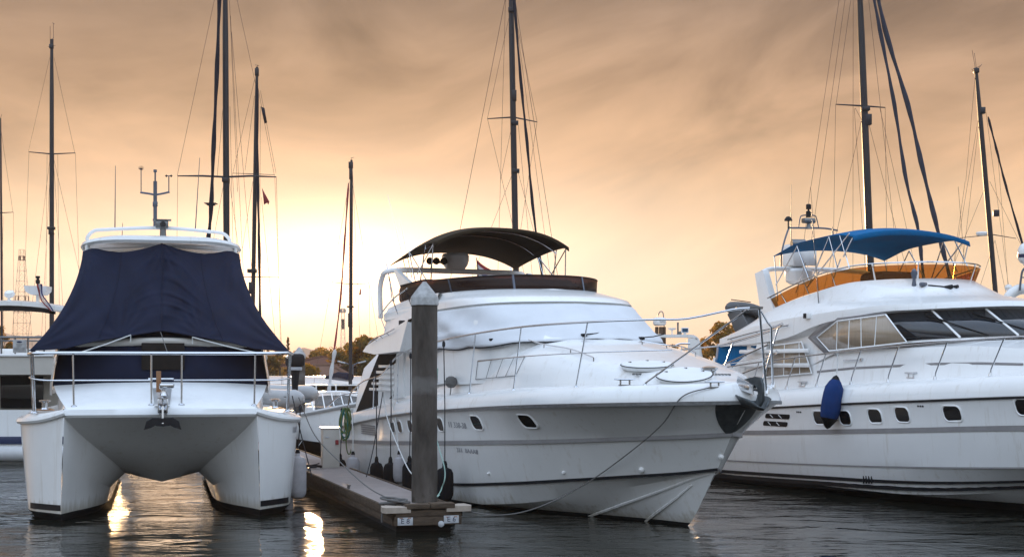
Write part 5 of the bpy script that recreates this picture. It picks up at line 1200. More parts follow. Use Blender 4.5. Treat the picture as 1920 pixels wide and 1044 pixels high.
# ------------------------------------------------------------------ yacht seen stern on behind the catamaran
def left_yacht():
    Yd = 38.0; k = Yd/F; ox = P(-60, 690, Yd).x
    t = thing('motor_yacht', 'white yacht seen stern on at far left, with a notice on its upper rail', 'yacht', (ox, Yd, 0))
    X = lambda px, dy=0: (px-960)*(Yd+dy)/F-ox
    Z = lambda py, dy=0: CAMH-(py-690)*(Yd+dy)/F
    w = X(122)
    g = MB(); rows = []
    for y, hw, zt in ((0, w, Z(768)), (4, w, 1.7), (8, w*.9, 1.9), (11, w*.55, 2.1), (13, .05, 2.2)):
        rows.append([(sx*hw*q, y, z) for sx, q, z in ((-1, 1, zt), (-1, 1, .6), (-1, .92, .0), (-1, .6, -.5), (1, .6, -.5), (1, .92, 0), (1, 1, .6), (1, 1, zt))])
    g.grid(rows); g.poly(rows[0]); g.done('hull', 'gelcoat', t, sharp=25)
    g = MB(); g.box((0, -.02, Z(825)), (2*w+.04, .06, .20), bevel=.01); g.done('hull_stripe', 'navy_stripe', t)
    g = MB(); g.tube([(-w, -.35, Z(848)), (w-.2, -.35, Z(850)), (w, -.2, Z(850))], .21, 14); g.done('rubber_fender', 'rubber_light', t)
    g = MB(); g.box((0, -.35, Z(872)), (2*w, 1.3, .07), bevel=.02); g.done('swim_platform', 'deck', t)
    g = MB(); g.box((0, -.45, Z(893)), (2*w+1.0, 1.0, .16)); g.done('platform_edge', 'timber', t)
    g = MB(); g.box((0, 5, Z(735)), (2*w-.4, 6.8, Z(668)-Z(765)-.15), bevel=.05); g.done('saloon', 'beige_gelcoat', t)
    g = MB(); g.box((X(42, 1.6)+.0, 1.57, Z(735, 1.6)), (1.17, .05, .88), bevel=.02); g.box((X(42)-2.2, 1.57, Z(735, 1.6)), (1.4, .05, .88), bevel=.02); g.done('door_window', 'glass', t)
    g = MB(); g.prism([(-w, -.2, Z(668)), (w, -.2, Z(668)), (w, -.2, Z(690)), (w-.25, -.2, Z(702)), (-w+.25, -.2, Z(702)), (-w, -.2, Z(690))], (0, 9, 0)); g.done('upper_deck', 'beige_gelcoat', t, sharp=20)
    g = MB(); g.box((0, -.2, Z(666)), (2*w+.05, .10, .08), bevel=.03); g.done('deck_edge', 'gelcoat', t)
    g = MB(); g.box((X(96), .5, Z(650)), (X(130)-X(62), .08, Z(641)-Z(661)), bevel=.02); g.box((w-.1, 3.5, Z(648)), (.08, 6, .32), bevel=.02); g.box((-w+.1, 3.5, Z(648)), (.08, 6, .32), bevel=.02); g.box((0, 6.5, 2.95), (2*w-.4, .1, .3), bevel=.04); g.done('coaming', 'gelcoat', t)
    g = MB(); zt = Z(632); g.tube([(-w, -.1, zt), (w, -.1, zt)], .028, 8); g.tube([(-w, -.1, Z(639)), (w, -.1, Z(639))], .02, 8)
    for px in (-60, -20, 5, 31, 55, 85): g.tube([(X(px), -.1, Z(665)), (X(px), -.1, zt+.03)], .024, 8)
    g.done('upper_rail', 'dull_steel', t)
    sg = MB(); sg.box((X(41), -.16, Z(649)), (.36, .015, .34), bevel=.004); s = sg.done('notice', 'cap', t)
    g = MB(); g.prism([V((X(40.5)+.072*math.cos(a), -.17, Z(641)+.024*math.sin(a))) for a in np.linspace(0, 2*math.pi, 25)[:-1]], (0, -.004, 0)); g.done('emblem', 'navy_stripe', s)
    for zz, ww in ((645.5, .19), (647.7, .15), (650, .09), (653, .28), (655, .28), (658, .26)):
        g = MB()
        n = int(ww/.03)
        for i in range(n): g.box((X(40.5)-ww/2+ww*(i+.5)/n, -.171, Z(zz)), (ww/n*.72, .003, .016))
        g.done('lettering', 'stripe', s)
    # arch with radar, dome, light and flag
    g = MB(); pts = smooth_path([(-w-.1, .9, 3.0), (-w+.1, .9, Z(590, 1)), (X(-100, 1), .9, Z(577, 1)), (X(-20, 1), .9, Z(571.5, 1)), (X(40, 1), .9, Z(571, 1)), (X(100, 1), .9, Z(577, 1)), (w-.05, .9, Z(592, 1)), (w+.1, .9, 3.0)], 6)
    rows = [[p+V((0, dy, dz)) for dy, dz in ((-.25, -.04), (-.25, .07), (0, .11), (.35, .07), (.35, -.06), (-.1, -.09))] for p in pts]
    g.grid(rows, closeu=True); g.done('arch', 'gelcoat', t, sharp=50)
    g = MB(); g.grid([[p+V((0, -.22, -.045)), p+V((0, -.2, -.17)), p+V((0, .3, -.17)), p+V((0, .3, -.06))] for p in pts[12:-12]]); g.done('arch_underside', 'dark', t)  # dark strip along the underside of the arch
    g = MB(); g.prism([(X(49, 1), .8, Z(536, 1)), (X(92, 1), .8, Z(537, 1)), (X(91, 1), .8, Z(546, 1)), (X(84, 1), .8, Z(553, 1)), (X(62, 1), .8, Z(553, 1)), (X(52, 1), .8, Z(547, 1))], (0, .45, 0)); g.box((X(71, 1), 1.0, Z(560, 1)), (.07, .1, .25)); g.done('radar', 'gelcoat', t, sharp=30)
    g = MB(); g.tube([(X(71, 1), 1, Z(536, 1)), (X(71, 1), 1, Z(526, 1))], .02, 6); g.lathe([(.04, 0), (.06, .02), (.06, .1), (.04, .11), (.04, .15), (.06, .16), (.06, .21)], (X(71, 1), 1, Z(532, 1)), n=10); g.done('masthead_light', 'dark', t)
    g = MB(); g.lathe([(0, -.09), (.10, -.07), (.15, 0), (.12, .08), (0, .12)], (X(18, 1), 1.0, Z(552, 1)), (0, -.4, .9), 16); g.box((X(18, 1), 1.0, Z(564, 1)), (.10, .1, .14), bevel=.02); g.done('satellite_dome', 'gelcoat', t)
    f = thing('flag', 'red white and blue flag hanging limp in front of the radar of the stern-on yacht', 'flag', (ox+X(70, .6), Yd+.6, Z(532, .6)))
    for q, mm in enumerate(('flag_red', 'flag_white', 'flag_blue')):
        g = MB(); g.grid([[V((-.02+.012*i*i*.45+.045*q+.015*math.sin(i+q), -.03*math.sin(i*1.4+q), -.09*i)) for i in range(9)], [V((.03+.012*i*i*.45+.045*q+.015*math.sin(i+q), -.03*math.sin(i*1.4+q+1), -.09*i-.01)) for i in range(9)]]); g.done('band', mm, f, recalc=False)
    return t
left_yacht()
# ------------------------------------------------------------------ sailing boats: hull, mast and rigging
def sailboat(label, Yd, base, top, wpx, spreaders=(), stays=(), furls=(), extra=None, heading=20, hull_len=10.5, mast='mast', hull_m='gelcoat', dz=0):
    bx = P(base[0], 690, Yd).x; t = thing('sailboat', label, 'sailboat', (bx, Yd, 0), 0, 'sailing boats moored behind the motor yachts')
    q = lambda px, py, dy=0: P(px, py, Yd)-V((bx, Yd, 0))+V((0, dy, 0))
    rot = Matrix.Rotation(R(heading)-math.pi/2, 4, 'Z'); hl = hull_len
    lo = MB(); hm = MB(); cb = MB()
    st = [(-.62, .30, .95), (-.45, .40, .95), (-.2, .47, .98), (.05, .46, 1.02), (.25, .34, 1.1), (.40, .14, 1.18), (.47, .005, 1.24)]
    rows = [[(x*hl, s*y*3.4*k, z) for s, k, z in ((-1, 1, zt), (-1, .98, .5), (-1, .85, .02), (-1, .4, -.4), (1, .4, -.4), (1, .85, .02), (1, .98, .5), (1, 1, zt))] for x, y, zt in st]
    hm.grid(rows); hm.poly(rows[0]); hm.grid([[(x*hl, -y*3.4, zt), (x*hl, 0, zt+.06), (x*hl, y*3.4, zt)] for x, y, zt in st])
    cr = [[(x*hl, s*hw*k, z) for s, k, z in ((-1, 1, 1.0), (-1, .9, zt), (-1, .5, zt+.06), (1, .5, zt+.06), (1, .9, zt), (1, 1, 1.0))] for x, hw, zt in ((-.28, 1.0, 1.45), (-.05, 1.05, 1.45), (.12, .9, 1.40), (.24, .5, 1.15))]
    cb.grid(cr); cb.poly(cr[0]); cb.poly(cr[-1])
    for mm, nm, ma in ((hm, 'hull', hull_m), (cb, 'cabin', 'gelcoat')):
        o = mm.done(nm, ma, t, sharp=30); o.data.transform(rot)
    g = MB(); r_ = wpx/2*Yd/F; a, c = q(*base), q(*top); a = a+(a-c)*((a.z-1.0)/(c.z-a.z)) if a.z > 1 else a
    g.tube([a, a.lerp(c, .5), a.lerp(c, .85), c], [r_, r_, r_*.92, r_*.6], 10); m_ = g.done('mast', mast, t)
    g = MB(); bl = rot@V((-hl*.36, 0, 2.1)); g.tube([V((a.x, a.y, 2.0)), bl], .07, 8); bo = g.done('boom', 'mast_grey', t)
    g = MB(); g.tube([V((a.x, a.y, 2.14)), V((a.x, a.y, 2.1)).lerp(bl, .5)+V((0, 0, .12)), bl], [.16, .13, .08], 8); g.done('sail_cover', 'navy', bo)
    for pts, w_ in spreaders:
        g = MB(); pp = [q(*p) for p in pts]; g.tube(pp, [w_*Yd/F*.6]+[w_*Yd/F]*(len(pp)-2)+[w_*Yd/F*.6], 6); g.done('spreader', mast, m_)
    def to_deck(a_, c_):                              # carry a line that leaves sight behind another boat down to this boat's own deck
        if c_[1] < 415 or a_[1] > c_[1]-30: return c_
        yb = HZ-(1.3-CAMH)*F/Yd; k = (yb-a_[1])/(c_[1]-a_[1]); return (a_[0]+(c_[0]-a_[0])*min(k, 2.6), a_[1]+(c_[1]-a_[1])*min(k, 2.6))
    for s_ in stays:
        w_ = s_[2] if len(s_) > 2 else .55; g = MB(); g.tube([q(*s_[0], dy=.02), q(*to_deck(s_[0], s_[1]), dy=-.05)], max(.006, w_*Yd/F*.5), 5); g.done('stay', 'wire', t)
    for pts, w_, mm in furls:
        if mm.startswith('furled'): pts = list(pts)+[to_deck(pts[-2], (pts[-1][0], max(pts[-1][1], 416)))]
        pp = smooth_path([q(*p, dy=-.3) for p in pts], 8); n = len(pp); g = MB(); g.tube([p+V((.003*math.sin(i*2.1), .0, 0)) for i, p in enumerate(pp)], [w_/2*Yd/F*(.8+.2*math.sin(i*.9))*(1 if 0 < i < n-1 else .5) for i in range(n)], 8); g.done('furled_sail', mm, t)
    for (cx, cy, w_, h_) in (extra or ()):
        g = MB(); g.box(q(cx, cy, -.03), (w_*Yd/F, w_*Yd/F, h_*Yd/F), bevel=.01); g.done('mast_fitting', mast, m_)
    def top_gear(pts):
        g = MB()
        for a_, b_ in pts: g.tube([q(*a_), q(*b_)], .4*Yd/F, 5)
        g.done('masthead_gear', mast, m_)
    return t, q, top_gear, m_
def pennant(q, base, pts, label, mm='flag_red'):
    f = thing('flag', label, 'flag', base)
    g = MB(); g.grid([[V((a[0], .02*math.sin(i*2), a[1])) for i, a in enumerate(r)] for r in pts]); g.done('cloth', mm, f, recalc=False, solid=.006); return f
# far left edge
t, q, tg, m_ = sailboat('sailing boat whose thin mast stands against the left edge of the picture', 58, (4, 700), (1, 222), 4, [([(-22, 402), (4, 399), (25, 398)], 1.0)], [((1, 240), (25, 398)), ((25, 398), (26, 640)), ((1, 240), (-22, 402)), ((2, 260), (8, 640)), ((6, 405), (2, 640)), ((-22, 402), (-24, 640))], heading=14)
tg([((1, 222), (3, 215))])
t, q, tg, m_ = sailboat('sailing boat with the tall slim dark mast nearest the left edge, one pair of spreaders', 55, (97, 700), (97, 74), 8.5, [([(54, 285), (97, 289), (141, 287)], 1.4)],
    [((93, 108), (54, 285)), ((101, 108), (141, 287)), ((54, 285), (43, 640)), ((141, 287), (153, 640)), ((93, 300), (62, 560)), ((101, 300), (138, 460)), ((95, 300), (80, 600)), ((100, 300), (120, 600)), ((88, 290), (86, 600)), ((108, 290), (112, 600)), ((101, 290), (101, 600))], extra=[(97, 428, 13, 5), (97, 434, 9, 12), (97, 88, 7, 8)], heading=14)
tg([((94, 88), (94, 50)), ((100, 88), (100, 44)), ((97, 74), (101, 71)), ((90, 88), (104, 86)), ((98.5, 43), (102.5, 46))])
sp2 = None
# lower yard behind it belongs to another boat
t, q, tg, m_ = sailboat('sailing boat whose thick dark mast leaves the picture top above the catamaran', 46, (426, 700), (422, -60), 12, [([(333, 330), (380, 330), (424, 332), (470, 330), (518, 332)], 2.0), ([(436, 325), (470, 326), (515, 328)], .8)],
    [((406, -20), (333, 330)), ((440, -20), (480, 160)), ((333, 330), (330, 640)), ((518, 332), (526, 640)), ((430, 0), (446, 360)), ((432, 30), (452, 420)), ((434, 60), (470, 480)), ((431, 200), (436, 420)), ((420, 340), (404, 430)), ((430, 340), (448, 470)), ((418, 200), (408, 330))],
    [([(417, -60), (411, 120), (404, 280), (399, 400), (392, 470)], 9, 'furled')], extra=[(424, 338, 13, 8), (396, 384, 14, 3), (396, 382, 22, 1.5)], heading=14, hull_len=13)
t, q, tg, m_ = sailboat('sailing boat with two small flags on its rigging, right of the catamaran cover', 50, (472, 700), (482, 126), 8, [([(420, 521), (470, 519), (524, 520)], .9)],
    [((481, 150), (515, 330)), ((515, 330), (522, 500)), ((488, 170), (518, 325)), ((477, 150), (436, 330)), ((477, 180), (460, 320)), ((436, 330), (446, 500)), ((474, 340), (440, 560)), ((490, 370), (500, 470)), ((488, 200), (487, 600))],
    [([(485, 160), (486, 330), (489, 480), (491, 640)], 6, 'furled')], extra=[(473, 508, 16, 7), (482, 136, 7, 14), (471, 540, 8, 22)], heading=14)
tg([((482, 126), (483, 122)), ((478, 122), (486, 124))])
pq = lambda px, py, Yd: P(px, py, Yd)
k50 = 50/F
pennant(q, pq(489, 200, 49.6), [[(0, 0), (3*k50, -15*k50), (7*k50, -32*k50)], [(7*k50, -3*k50), (9*k50, -16*k50), (12*k50, -30*k50)]], 'upper of two small dark flags on the rigging right of the catamaran, narrow and drooping', 'furled')
pennant(q, pq(491, 352, 49.6), [[(0, 0), (2*k50, -15*k50), (4*k50, -32*k50)], [(4*k50, -8*k50), (9*k50, -18*k50), (10*k50, -28*k50)], [(4*k50, -8*k50), (14*k50, -26*k50), (12*k50, -32*k50)]], 'lower of two small flags on the rigging right of the catamaran, red and pale', 'flag_red')
t, q, tg, m_ = sailboat('small sailing boat with a short mast in the bright gap between catamaran and middle yacht', 60, (657, 712), (659, 300), 7, [([(622, 529), (640, 531), (658, 533), (692, 531)], .8)],
    [((660, 340), (692, 531), .4), ((655, 340), (622, 529), .4), ((661, 320), (668, 480), .35), ((692, 531), (694, 640), .4)],
    [([(655, 345), (648, 450), (640, 560), (628, 660)], 4.0, 'flag_red'), ([(630, 655), (624, 690), (618, 735)], 8, 'rubber_light')], extra=[(658, 310, 8, 12), (657, 575, 12, 3), (657, 600, 8, 26), (658, 325, 6, 24)], heading=25, hull_len=9)
tg([((659, 300), (660, 296)), ((657, 297), (664, 295))])
g = MB()
for z in (1.55, 1.85):
    g.tube([(-1.6, -3.5, z), (-1.2, -4.4, z), (0, -4.9, z), (1.1, -4.4, z), (1.5, -3.5, z)], .03, 6)
for x, y in ((-1.6, -3.5), (-.8, -4.6), (0, -4.9), (.8, -4.6), (1.5, -3.5)): g.tube([(x, y, .9), (x, y, 1.85)], .03, 6)
g.done('pulpit', 'gelcoat', t)
k60 = 60/F
pennant(q, pq(675, 541, 59.5), [[(0, 0), (-1*k60, -6*k60), (-2*k60, -12*k60)], [(1.5*k60, 0), (2*k60, -6*k60), (2*k60, -11*k60)]], 'tiny red flag on the rigging of the short free-standing mast', 'flag_red')
t, q, tg, m_ = sailboat('sailing boat with the tall dark mast rising behind the brown bimini of the middle yacht', 48, (971, 700), (957, -60), 12, [([(914, 223), (962, 220), (1007, 229)], 1.6)],
    [((951, -20), (862, 434), .9), ((963, -20), (1033, 436), .9), ((955, 30), (914, 223)), ((966, 30), (1007, 229)), ((914, 223), (962, 425)), ((1007, 229), (977, 425)), ((948, -10), (936, 425)), ((960, 235), (938, 340)), ((972, 235), (990, 430)), ((961, 325), (922, 425)), ((972, 325), (1000, 430)), ((968, 40), (1020, 430))],
    [([(962, -20), (976, 150), (988, 270), (1000, 400), (1018, 530)], 6, 'furled')], extra=[(960, 20, 14, 8), (965, 231, 14, 7), (967, 321, 14, 7), (964, 180, 9, 20)], heading=22, hull_len=12, mast='mast')
t, q, tg, m_ = sailboat('sailing boat with the thick leaning mast and two long furled sails behind the blue bimini', 44, (1640, 700), (1610, -60), 14, [([(1567, 196), (1620, 199), (1660, 202)], 1.8)],
    [((1575, -10), (1520, 350)), ((1586, -10), (1524, 430)), ((1597, -10), (1567, 196)), ((1567, 196), (1563, 430)), ((1600, -10), (1599, 430)), ((1620, 205), (1570, 430)), ((1625, 215), (1680, 430)), ((1628, -10), (1676, 430)), ((1660, 202), (1662, 420)), ((1650, 202), (1700, 430)), ((1604, 203), (1617, 230)), ((1602, 203), (1617, 430)), ((1520, 350), (1510, 430)), ((1520, 350), (1526, 430))],
    [([(1622, -60), (1645, 60), (1672, 200), (1694, 340), (1716, 430), (1724, 500)], 8, 'furled_grey'), ([(1630, -60), (1655, 60), (1697, 200), (1725, 320), (1752, 430), (1770, 500)], 10, 'furled_grey')], extra=[(1622, 205, 15, 7), (1627, 225, 12, 20)], heading=22, hull_len=13)
t, q, tg, m_ = sailboat('sailing boat with the shorter leaning mast nearest the right edge, wind gear on its masthead', 48, (1879, 700), (1830, 130), 10, [([(1800, 446), (1862, 440), (1905, 447)], 1.0)],
    [((1829, 140), (1810, 340)), ((1836, 215), (1800, 430)), ((1836, 230), (1812, 430)), ((1797, 350), (1803, 430), .8), ((1852, 340), (1815, 430)), ((1856, 340), (1900, 430)), ((1849, 210), (1877, 430)), ((1810, 340), (1797, 430)), ((1866, 450), (1830, 560)), ((1866, 450), (1888, 560)), ((1872, 300), (1890, 540))],
    [([(1847, 222), (1862, 280), (1880, 350), (1910, 455)], 5, 'furled')], extra=[(1867, 400, 10, 12), (1841, 208, 10, 12), (1830, 133, 9, 9)], heading=22)
tg([((1824, 130), (1838, 124)), ((1836, 127), (1841, 121)), ((1822, 130), (1826, 135)), ((1829, 130), (1823, 95)), ((1831, 130), (1827, 100))])
g = MB(); l = q(1837, 440, -.2); g.lathe([(.05, -.06), (.16, -.04), (.19, .03), (.17, .07), (0, .09)], l, n=16); g.done('radar_dome', 'gelcoat', m_)
g = MB(); l = q(1886, 540, -.25); g.lathe([(0, -.12), (.10, -.08), (.13, 0), (.10, .08), (0, .12)], l, n=12); g.done('searchlight', 'gelcoat', m_)
# ------------------------------------------------------------------ other craft half hidden behind
def far_yacht():
    Yd = 46; ox = P(1990, 690, Yd).x; t = thing('motor_yacht', 'white yacht cut off by the right edge, only its domed arch showing', 'yacht', (ox, Yd, 0))
    q = lambda px, py, dy=0: P(px, py, Yd)-V((ox, Yd, 0))+V((0, dy, 0))
    g = MB(); rows = [[(s*hw*k, y, z) for s, k, z in ((-1, 1, zt), (-1, .9, 0), (-1, .4, -.5), (1, .4, -.5), (1, .9, 0), (1, 1, zt))] for y, hw, zt in ((0, 2.3, 1.6), (6, 2.3, 1.8), (10, 1.6, 2.0), (13, .05, 2.2))]
    g.grid(rows); g.poly(rows[0]); g.done('hull', 'gelcoat', t, sharp=30)
    g = MB(); g.box((0, 4.5, 2.6), (3.9, 7, 2.0), bevel=.3); g.box((0, 4.0, 3.9), (4.0, 6, .7), bevel=.25); g.done('deckhouse', 'gelcoat', t)
    g = MB(); g.tube(smooth_path([q(1885, 575), q(1892, 556), q(1905, 545), q(1925, 541), q(1990, 540), q(2060, 545), q(2095, 575)], 5), .17, 12); g.done('arch', 'gelcoat', t)
    g = MB(); g.tube(smooth_path([q(1908, 545, -.2), q(1910, 525, -.2), q(1914, 507, -.2), q(1925, 503, -.2), q(1960, 503, -.2)], 4), .035, 8); g.tube([q(1910, 521, -.2), q(1960, 520, -.2)], .02, 6); g.done('arch_rail', 'mast_grey', t)
    g = MB(); l = q(1925, 492); g.lathe([(.05, -.15), (.12, -.05), (.2, 0), (.27, .12), (.28, .30), (.27, .42), (.20, .56), (.08, .64), (0, .65)], l, n=24); d = g.done('satellite_dome', 'gelcoat', t)
    g = MB(); g.lathe([(.285, .15), (.287, .19), (.287, .22), (.285, .26)], l, n=24); g.done('band', 'navy_stripe', d)
far_yacht()
def arch_boat():
    Yd = 58; ox = P(1270, 690, Yd).x; t = thing('motor_boat', 'white open motor boat with a squared arch and small screen, behind the middle yacht foredeck', 'boat', (ox, Yd, 0))
    q = lambda px, py, dy=0: P(px, py, Yd)-V((ox, Yd, 0))+V((0, dy, 0))
    g = MB(); rows = [[(s*hw*k, y, z) for s, k, z in ((-1, 1, zt), (-1, .9, 0), (-1, .4, -.4), (1, .4, -.4), (1, .9, 0), (1, 1, zt))] for y, hw, zt in ((-1, 1.5, 1.3), (3, 1.5, 1.4), (6, 1.0, 1.6), (8, .05, 1.8))]
    g.grid(rows); g.poly(rows[0]); g.box((.1, 2, 2.0), (2.2, 3.4, 1.1), bevel=.1); g.done('hull', 'gelcoat', t, sharp=30)
    pts = smooth_path([q(1205, 690), q(1212, 640), q(1225, 630), q(1250, 630), q(1290, 630), q(1303, 633), q(1311, 645), q(1316, 690)], 5)
    g = MB(); rows = [[p+V((0, dy, dz)) for dy, dz in ((-.3, -.06), (-.3, .06), (.3, .06), (.3, -.06))] for p in pts]; g.grid(rows, closeu=True)
    g.prism([q(1288, 634, -.3), q(1304, 634, -.3), q(1312, 646, -.3), q(1317, 680, -.3), q(1287, 680, -.3)], (0, .6, 0)); a = g.done('arch', 'gelcoat', t, sharp=40)
    g = MB(); g.box(q(1284, 619), (.30, .2, .22), bevel=.02); g.box(q(1284, 627), (.1, .1, .14)); b_ = g.done('screen', 'gelcoat', a); g = MB(); g.box(q(1284, 619, -.105), (.23, .01, .15)); g.done('glass', 'screen_face', b_)
    g = MB(); l = q(1260, 618); g.lathe([(.02, -.25), (.03, -.02), (.12, .0), (.17, .05), (.17, .07), (0, .08)], l, n=14); g.done('gps_antenna', 'gelcoat', a)
    g = MB(); g.lathe([(0, -.08), (.07, -.04), (.07, .04), (0, .08)], q(1275, 624), n=10); g.tube([q(1271, 628), q(1271, 604)], .04, 6); g.done('horn', 'dull_steel', a)
    g = MB(); g.tube(smooth_path([q(1258, 650, -1), q(1270, 645, -1), q(1288, 645, -1)], 4), .04, 6); g.done('rail', 'steel', t)
    p = thing('radar_post', 'stout brown post carrying a white radar dome, behind the middle yacht windscreen', 'post', (P(1238, 690, Yd+3).x, Yd+3, 0))
    g = MB()
    for dx, dy, w_ in ((-.15, 0, .14), (.02, -.06, .16), (.17, .03, .13)): g.box((dx, dy, 2.1), (w_, .18, 4.3), bevel=.02)
    g.box((0, 0, 3.35), (.56, .3, .05)); g.done('timber', 'timber', p)
    g = MB(); g.lathe([(.20, 0), (.27, .05), (.29, .14), (.27, .30), (.23, .34), (0, .36)], (-.03, -.02, 4.30), n=20); d = g.done('radar_dome', 'gelcoat', p)
    text_mesh('lettering', 'GAR', .13, Matrix(((1, 0, 0, .07), (0, 0, -1, -.312), (0, 1, 0, 4.47), (0, 0, 0, 1))), 'lettering', d, .004)
    g = MB(); g.tube(smooth_path([(-.12, 0, 4.64), (-.06, 0, 4.82), (.02, 0, 4.90), (.12, 0, 4.82), (.16, 0, 4.3), (.2, 0, 3.4)], 5), .025, 6); g.done('cable', 'dull_steel', p)
arch_boat()
# ------------------------------------------------------------------ shore: boat shed, houses, lamp, towers, trees
t = thing('boat_shed', 'long low boat shed with pale metal roof and dark open side by the water', 'shed', (-9, 74, 0))
g = MB(); g.prism([(-6.5, -2, 1.62), (-6.5, -2.02, 1.72), (-6.5, 0, 2.08), (-6.5, 2.5, 2.08), (-6.5, 2.5, 1.62)], (20, 0, 0)); g.done('roof', 'gelcoat', t)
for x in np.arange(-6, 13, 1.9): g = MB(); g.box((x, -1.7, .8), (.14, .14, 1.66)); g.done('post', 'timber', t)
g = MB(); g.box((3.5, 1.5, .85), (19.4, .12, 1.5)); g.done('back_wall', 'dark_inside', t)
for z in (1.36, 1.05): g = MB(); g.tube([(-6, -1.8, z), (12.5, -1.8, z)], .035, 6); g.done('rail', 'plate', t)
g = MB(); g.box((3.5, 0, .32), (20, 4, .14)); g.done('floor', 'dock_wood', t)
def house(loc, w, d, eave, ridge, roof, label, rz=0):
    t = thing('house', label, 'house', loc, rz)
    g = MB(); g.box((0, 0, eave/2), (w, d, eave)); g.done('wall', 'house_wall', t)
    o = .7; A = [(-w/2-o, -d/2-o, eave), (w/2+o, -d/2-o, eave), (w/2+o, d/2+o, eave), (-w/2-o, d/2+o, eave)]; rx = w/2-d/2*.8
    B = [(-rx, 0, ridge), (rx, 0, ridge)]
    g = MB(); g.poly([A[0], A[1], B[1], B[0]]); g.poly([A[1], A[2], B[1]]); g.poly([A[2], A[3], B[0], B[1]]); g.poly([A[3], A[0], B[0]]); g.poly(A[::-1])
    r_ = g.done('roof', roof, t, sharp=10, solid=.12)
    g = MB()
    for a, c in ((A[0], B[0]), (A[1], B[1]), (B[0], B[1])): g.tube([V(a)+V((0, 0, .05)), V(c)+V((0, 0, .08))], .13, 6)
    g.done('ridge_tiles', roof, r_)
    n = max(2, int(w/3))
    for i in range(n):
        x = -w/2+w*(i+.5)/n
        f = MB(); f.box((x, -d/2-.03, eave*.55), (1.2, .08, 1.3)); fo = f.done('window', 'timber', t); f = MB(); f.box((x, -d/2-.075, eave*.55), (1.0, .03, 1.1)); f.done('pane', 'glass', fo)
def hp_(px, Yd): return P(px, 690, Yd).x
house((hp_(640, 118), 118, .4), 8.0, 6, 2.2, 2.95, 'roof_tile', 'house with red-brown tiled hip roof beyond the boat shed, the higher of two roofs')
house((hp_(606, 104), 104, .5), 5.2, 5, .9, 2.15, 'roof_tile_grey', 'low house with a faded grey-brown tiled roof in front of the red-brown roof')
house((hp_(585, 112), 114, .5), 2.6, 4, 1.3, 2.1, 'roof_tile_grey', 'small outbuilding with a dull tiled roof beside the two houses')
def lamp(px, py, dirn, label):
    b = P(px, py, 96); t = thing('street_lamp', label, 'lamp', (b.x, 98, 1.25), 0, 'street lamps by the houses')
    g = MB(); g.tube([(0, 0, 0), (0, 0, 1.45), (-.35*dirn, 0, 1.62)], .05, 6); g.done('pole', 'mast_grey', t); g = MB(); g.box((-.62*dirn, 0, 1.66), (.55, .16, .10), Quaternion((0, 1, 0), .25*dirn), bevel=.03); g.done('lamp_head', 'plate', t)
lamp(651, 700, 1, 'street lamp with its pale head pointing left, in front of the tiled roofs')
lamp(655.5, 700, -1, 'street lamp with its pale head pointing right, close to the short free-standing mast')
def tower(px, py_top, Yd, w0, w1, m, label, n=9, drum=None, head=None):
    zt = P(px, py_top, Yd).z; x0 = hp_(px, Yd); t = thing('lattice_tower', label, 'tower', (x0, Yd, 1.2)); H_ = zt-1.2; r_ = .2*Yd/F
    leg = lambda i, s, q: V((s*(w0+(w1-w0)*i/n)/2, q*(w0+(w1-w0)*i/n)/2, H_*i/n))
    for s in (-1, 1):
        for q in (-1, 1): g = MB(); g.tube([leg(0, s, q), leg(n, s, q)], r_*1.3, 5); g.done('leg', m, t)
    g = MB()
    for i in range(n):
        for a, c in (((-1, -1), (1, -1)), ((1, -1), (1, 1)), ((1, 1), (-1, 1)), ((-1, 1), (-1, -1))):
            g.tube([leg(i+1, *a), leg(i+1, *c)], r_*.8, 4); g.tube([leg(i, *a), leg(i+1, *c)], r_*.6, 4); g.tube([leg(i, *c), leg(i+1, *a)], r_*.6, 4)
    g.done('bracing', m, t)
    if drum: g = MB(); g.lathe([(drum[2]/2*Yd/F, P(0, drum[1], Yd).z-1.2), (drum[2]/2*Yd/F, P(0, drum[0], Yd).z-1.2)], n=10); g.done('cable_shroud', 'dark', t)
    g = MB()
    for (a, z0, z1, ww) in head or ():
        zz0, zz1 = P(0, z1, Yd).z-1.2, P(0, z0, Yd).z-1.2
        for k in range(6): an = k*math.pi/3+.3; g.box((a*Yd/F*math.cos(an), a*Yd/F*math.sin(an), (zz0+zz1)/2), (ww*Yd/F, ww*Yd/F, zz1-zz0))
        for zz in (zz0, zz1): g.tube([(a*Yd/F*math.cos(an), a*Yd/F*math.sin(an), zz) for an in np.linspace(0, 2*math.pi, 13)[:-1]], r_, 4, close=True)
    g.done('antenna', m, t)
tower(41, 468, 250, 3.4, .75, 'lattice', 'tall lattice telecom tower rising behind the stern-on yacht at the far left', 12, None, [(5, 480, 488, 1.6), (12, 555, 564, 1.6), (13, 575, 584, 1.6)])
tower(643, 578, 300, 1.1, .6, 'lattice_white', 'slender telecom tower with a ring of antennas beyond the trees, left of the short mast', 9, (598, 617, 5), [(4.6, 579, 586, 2)])
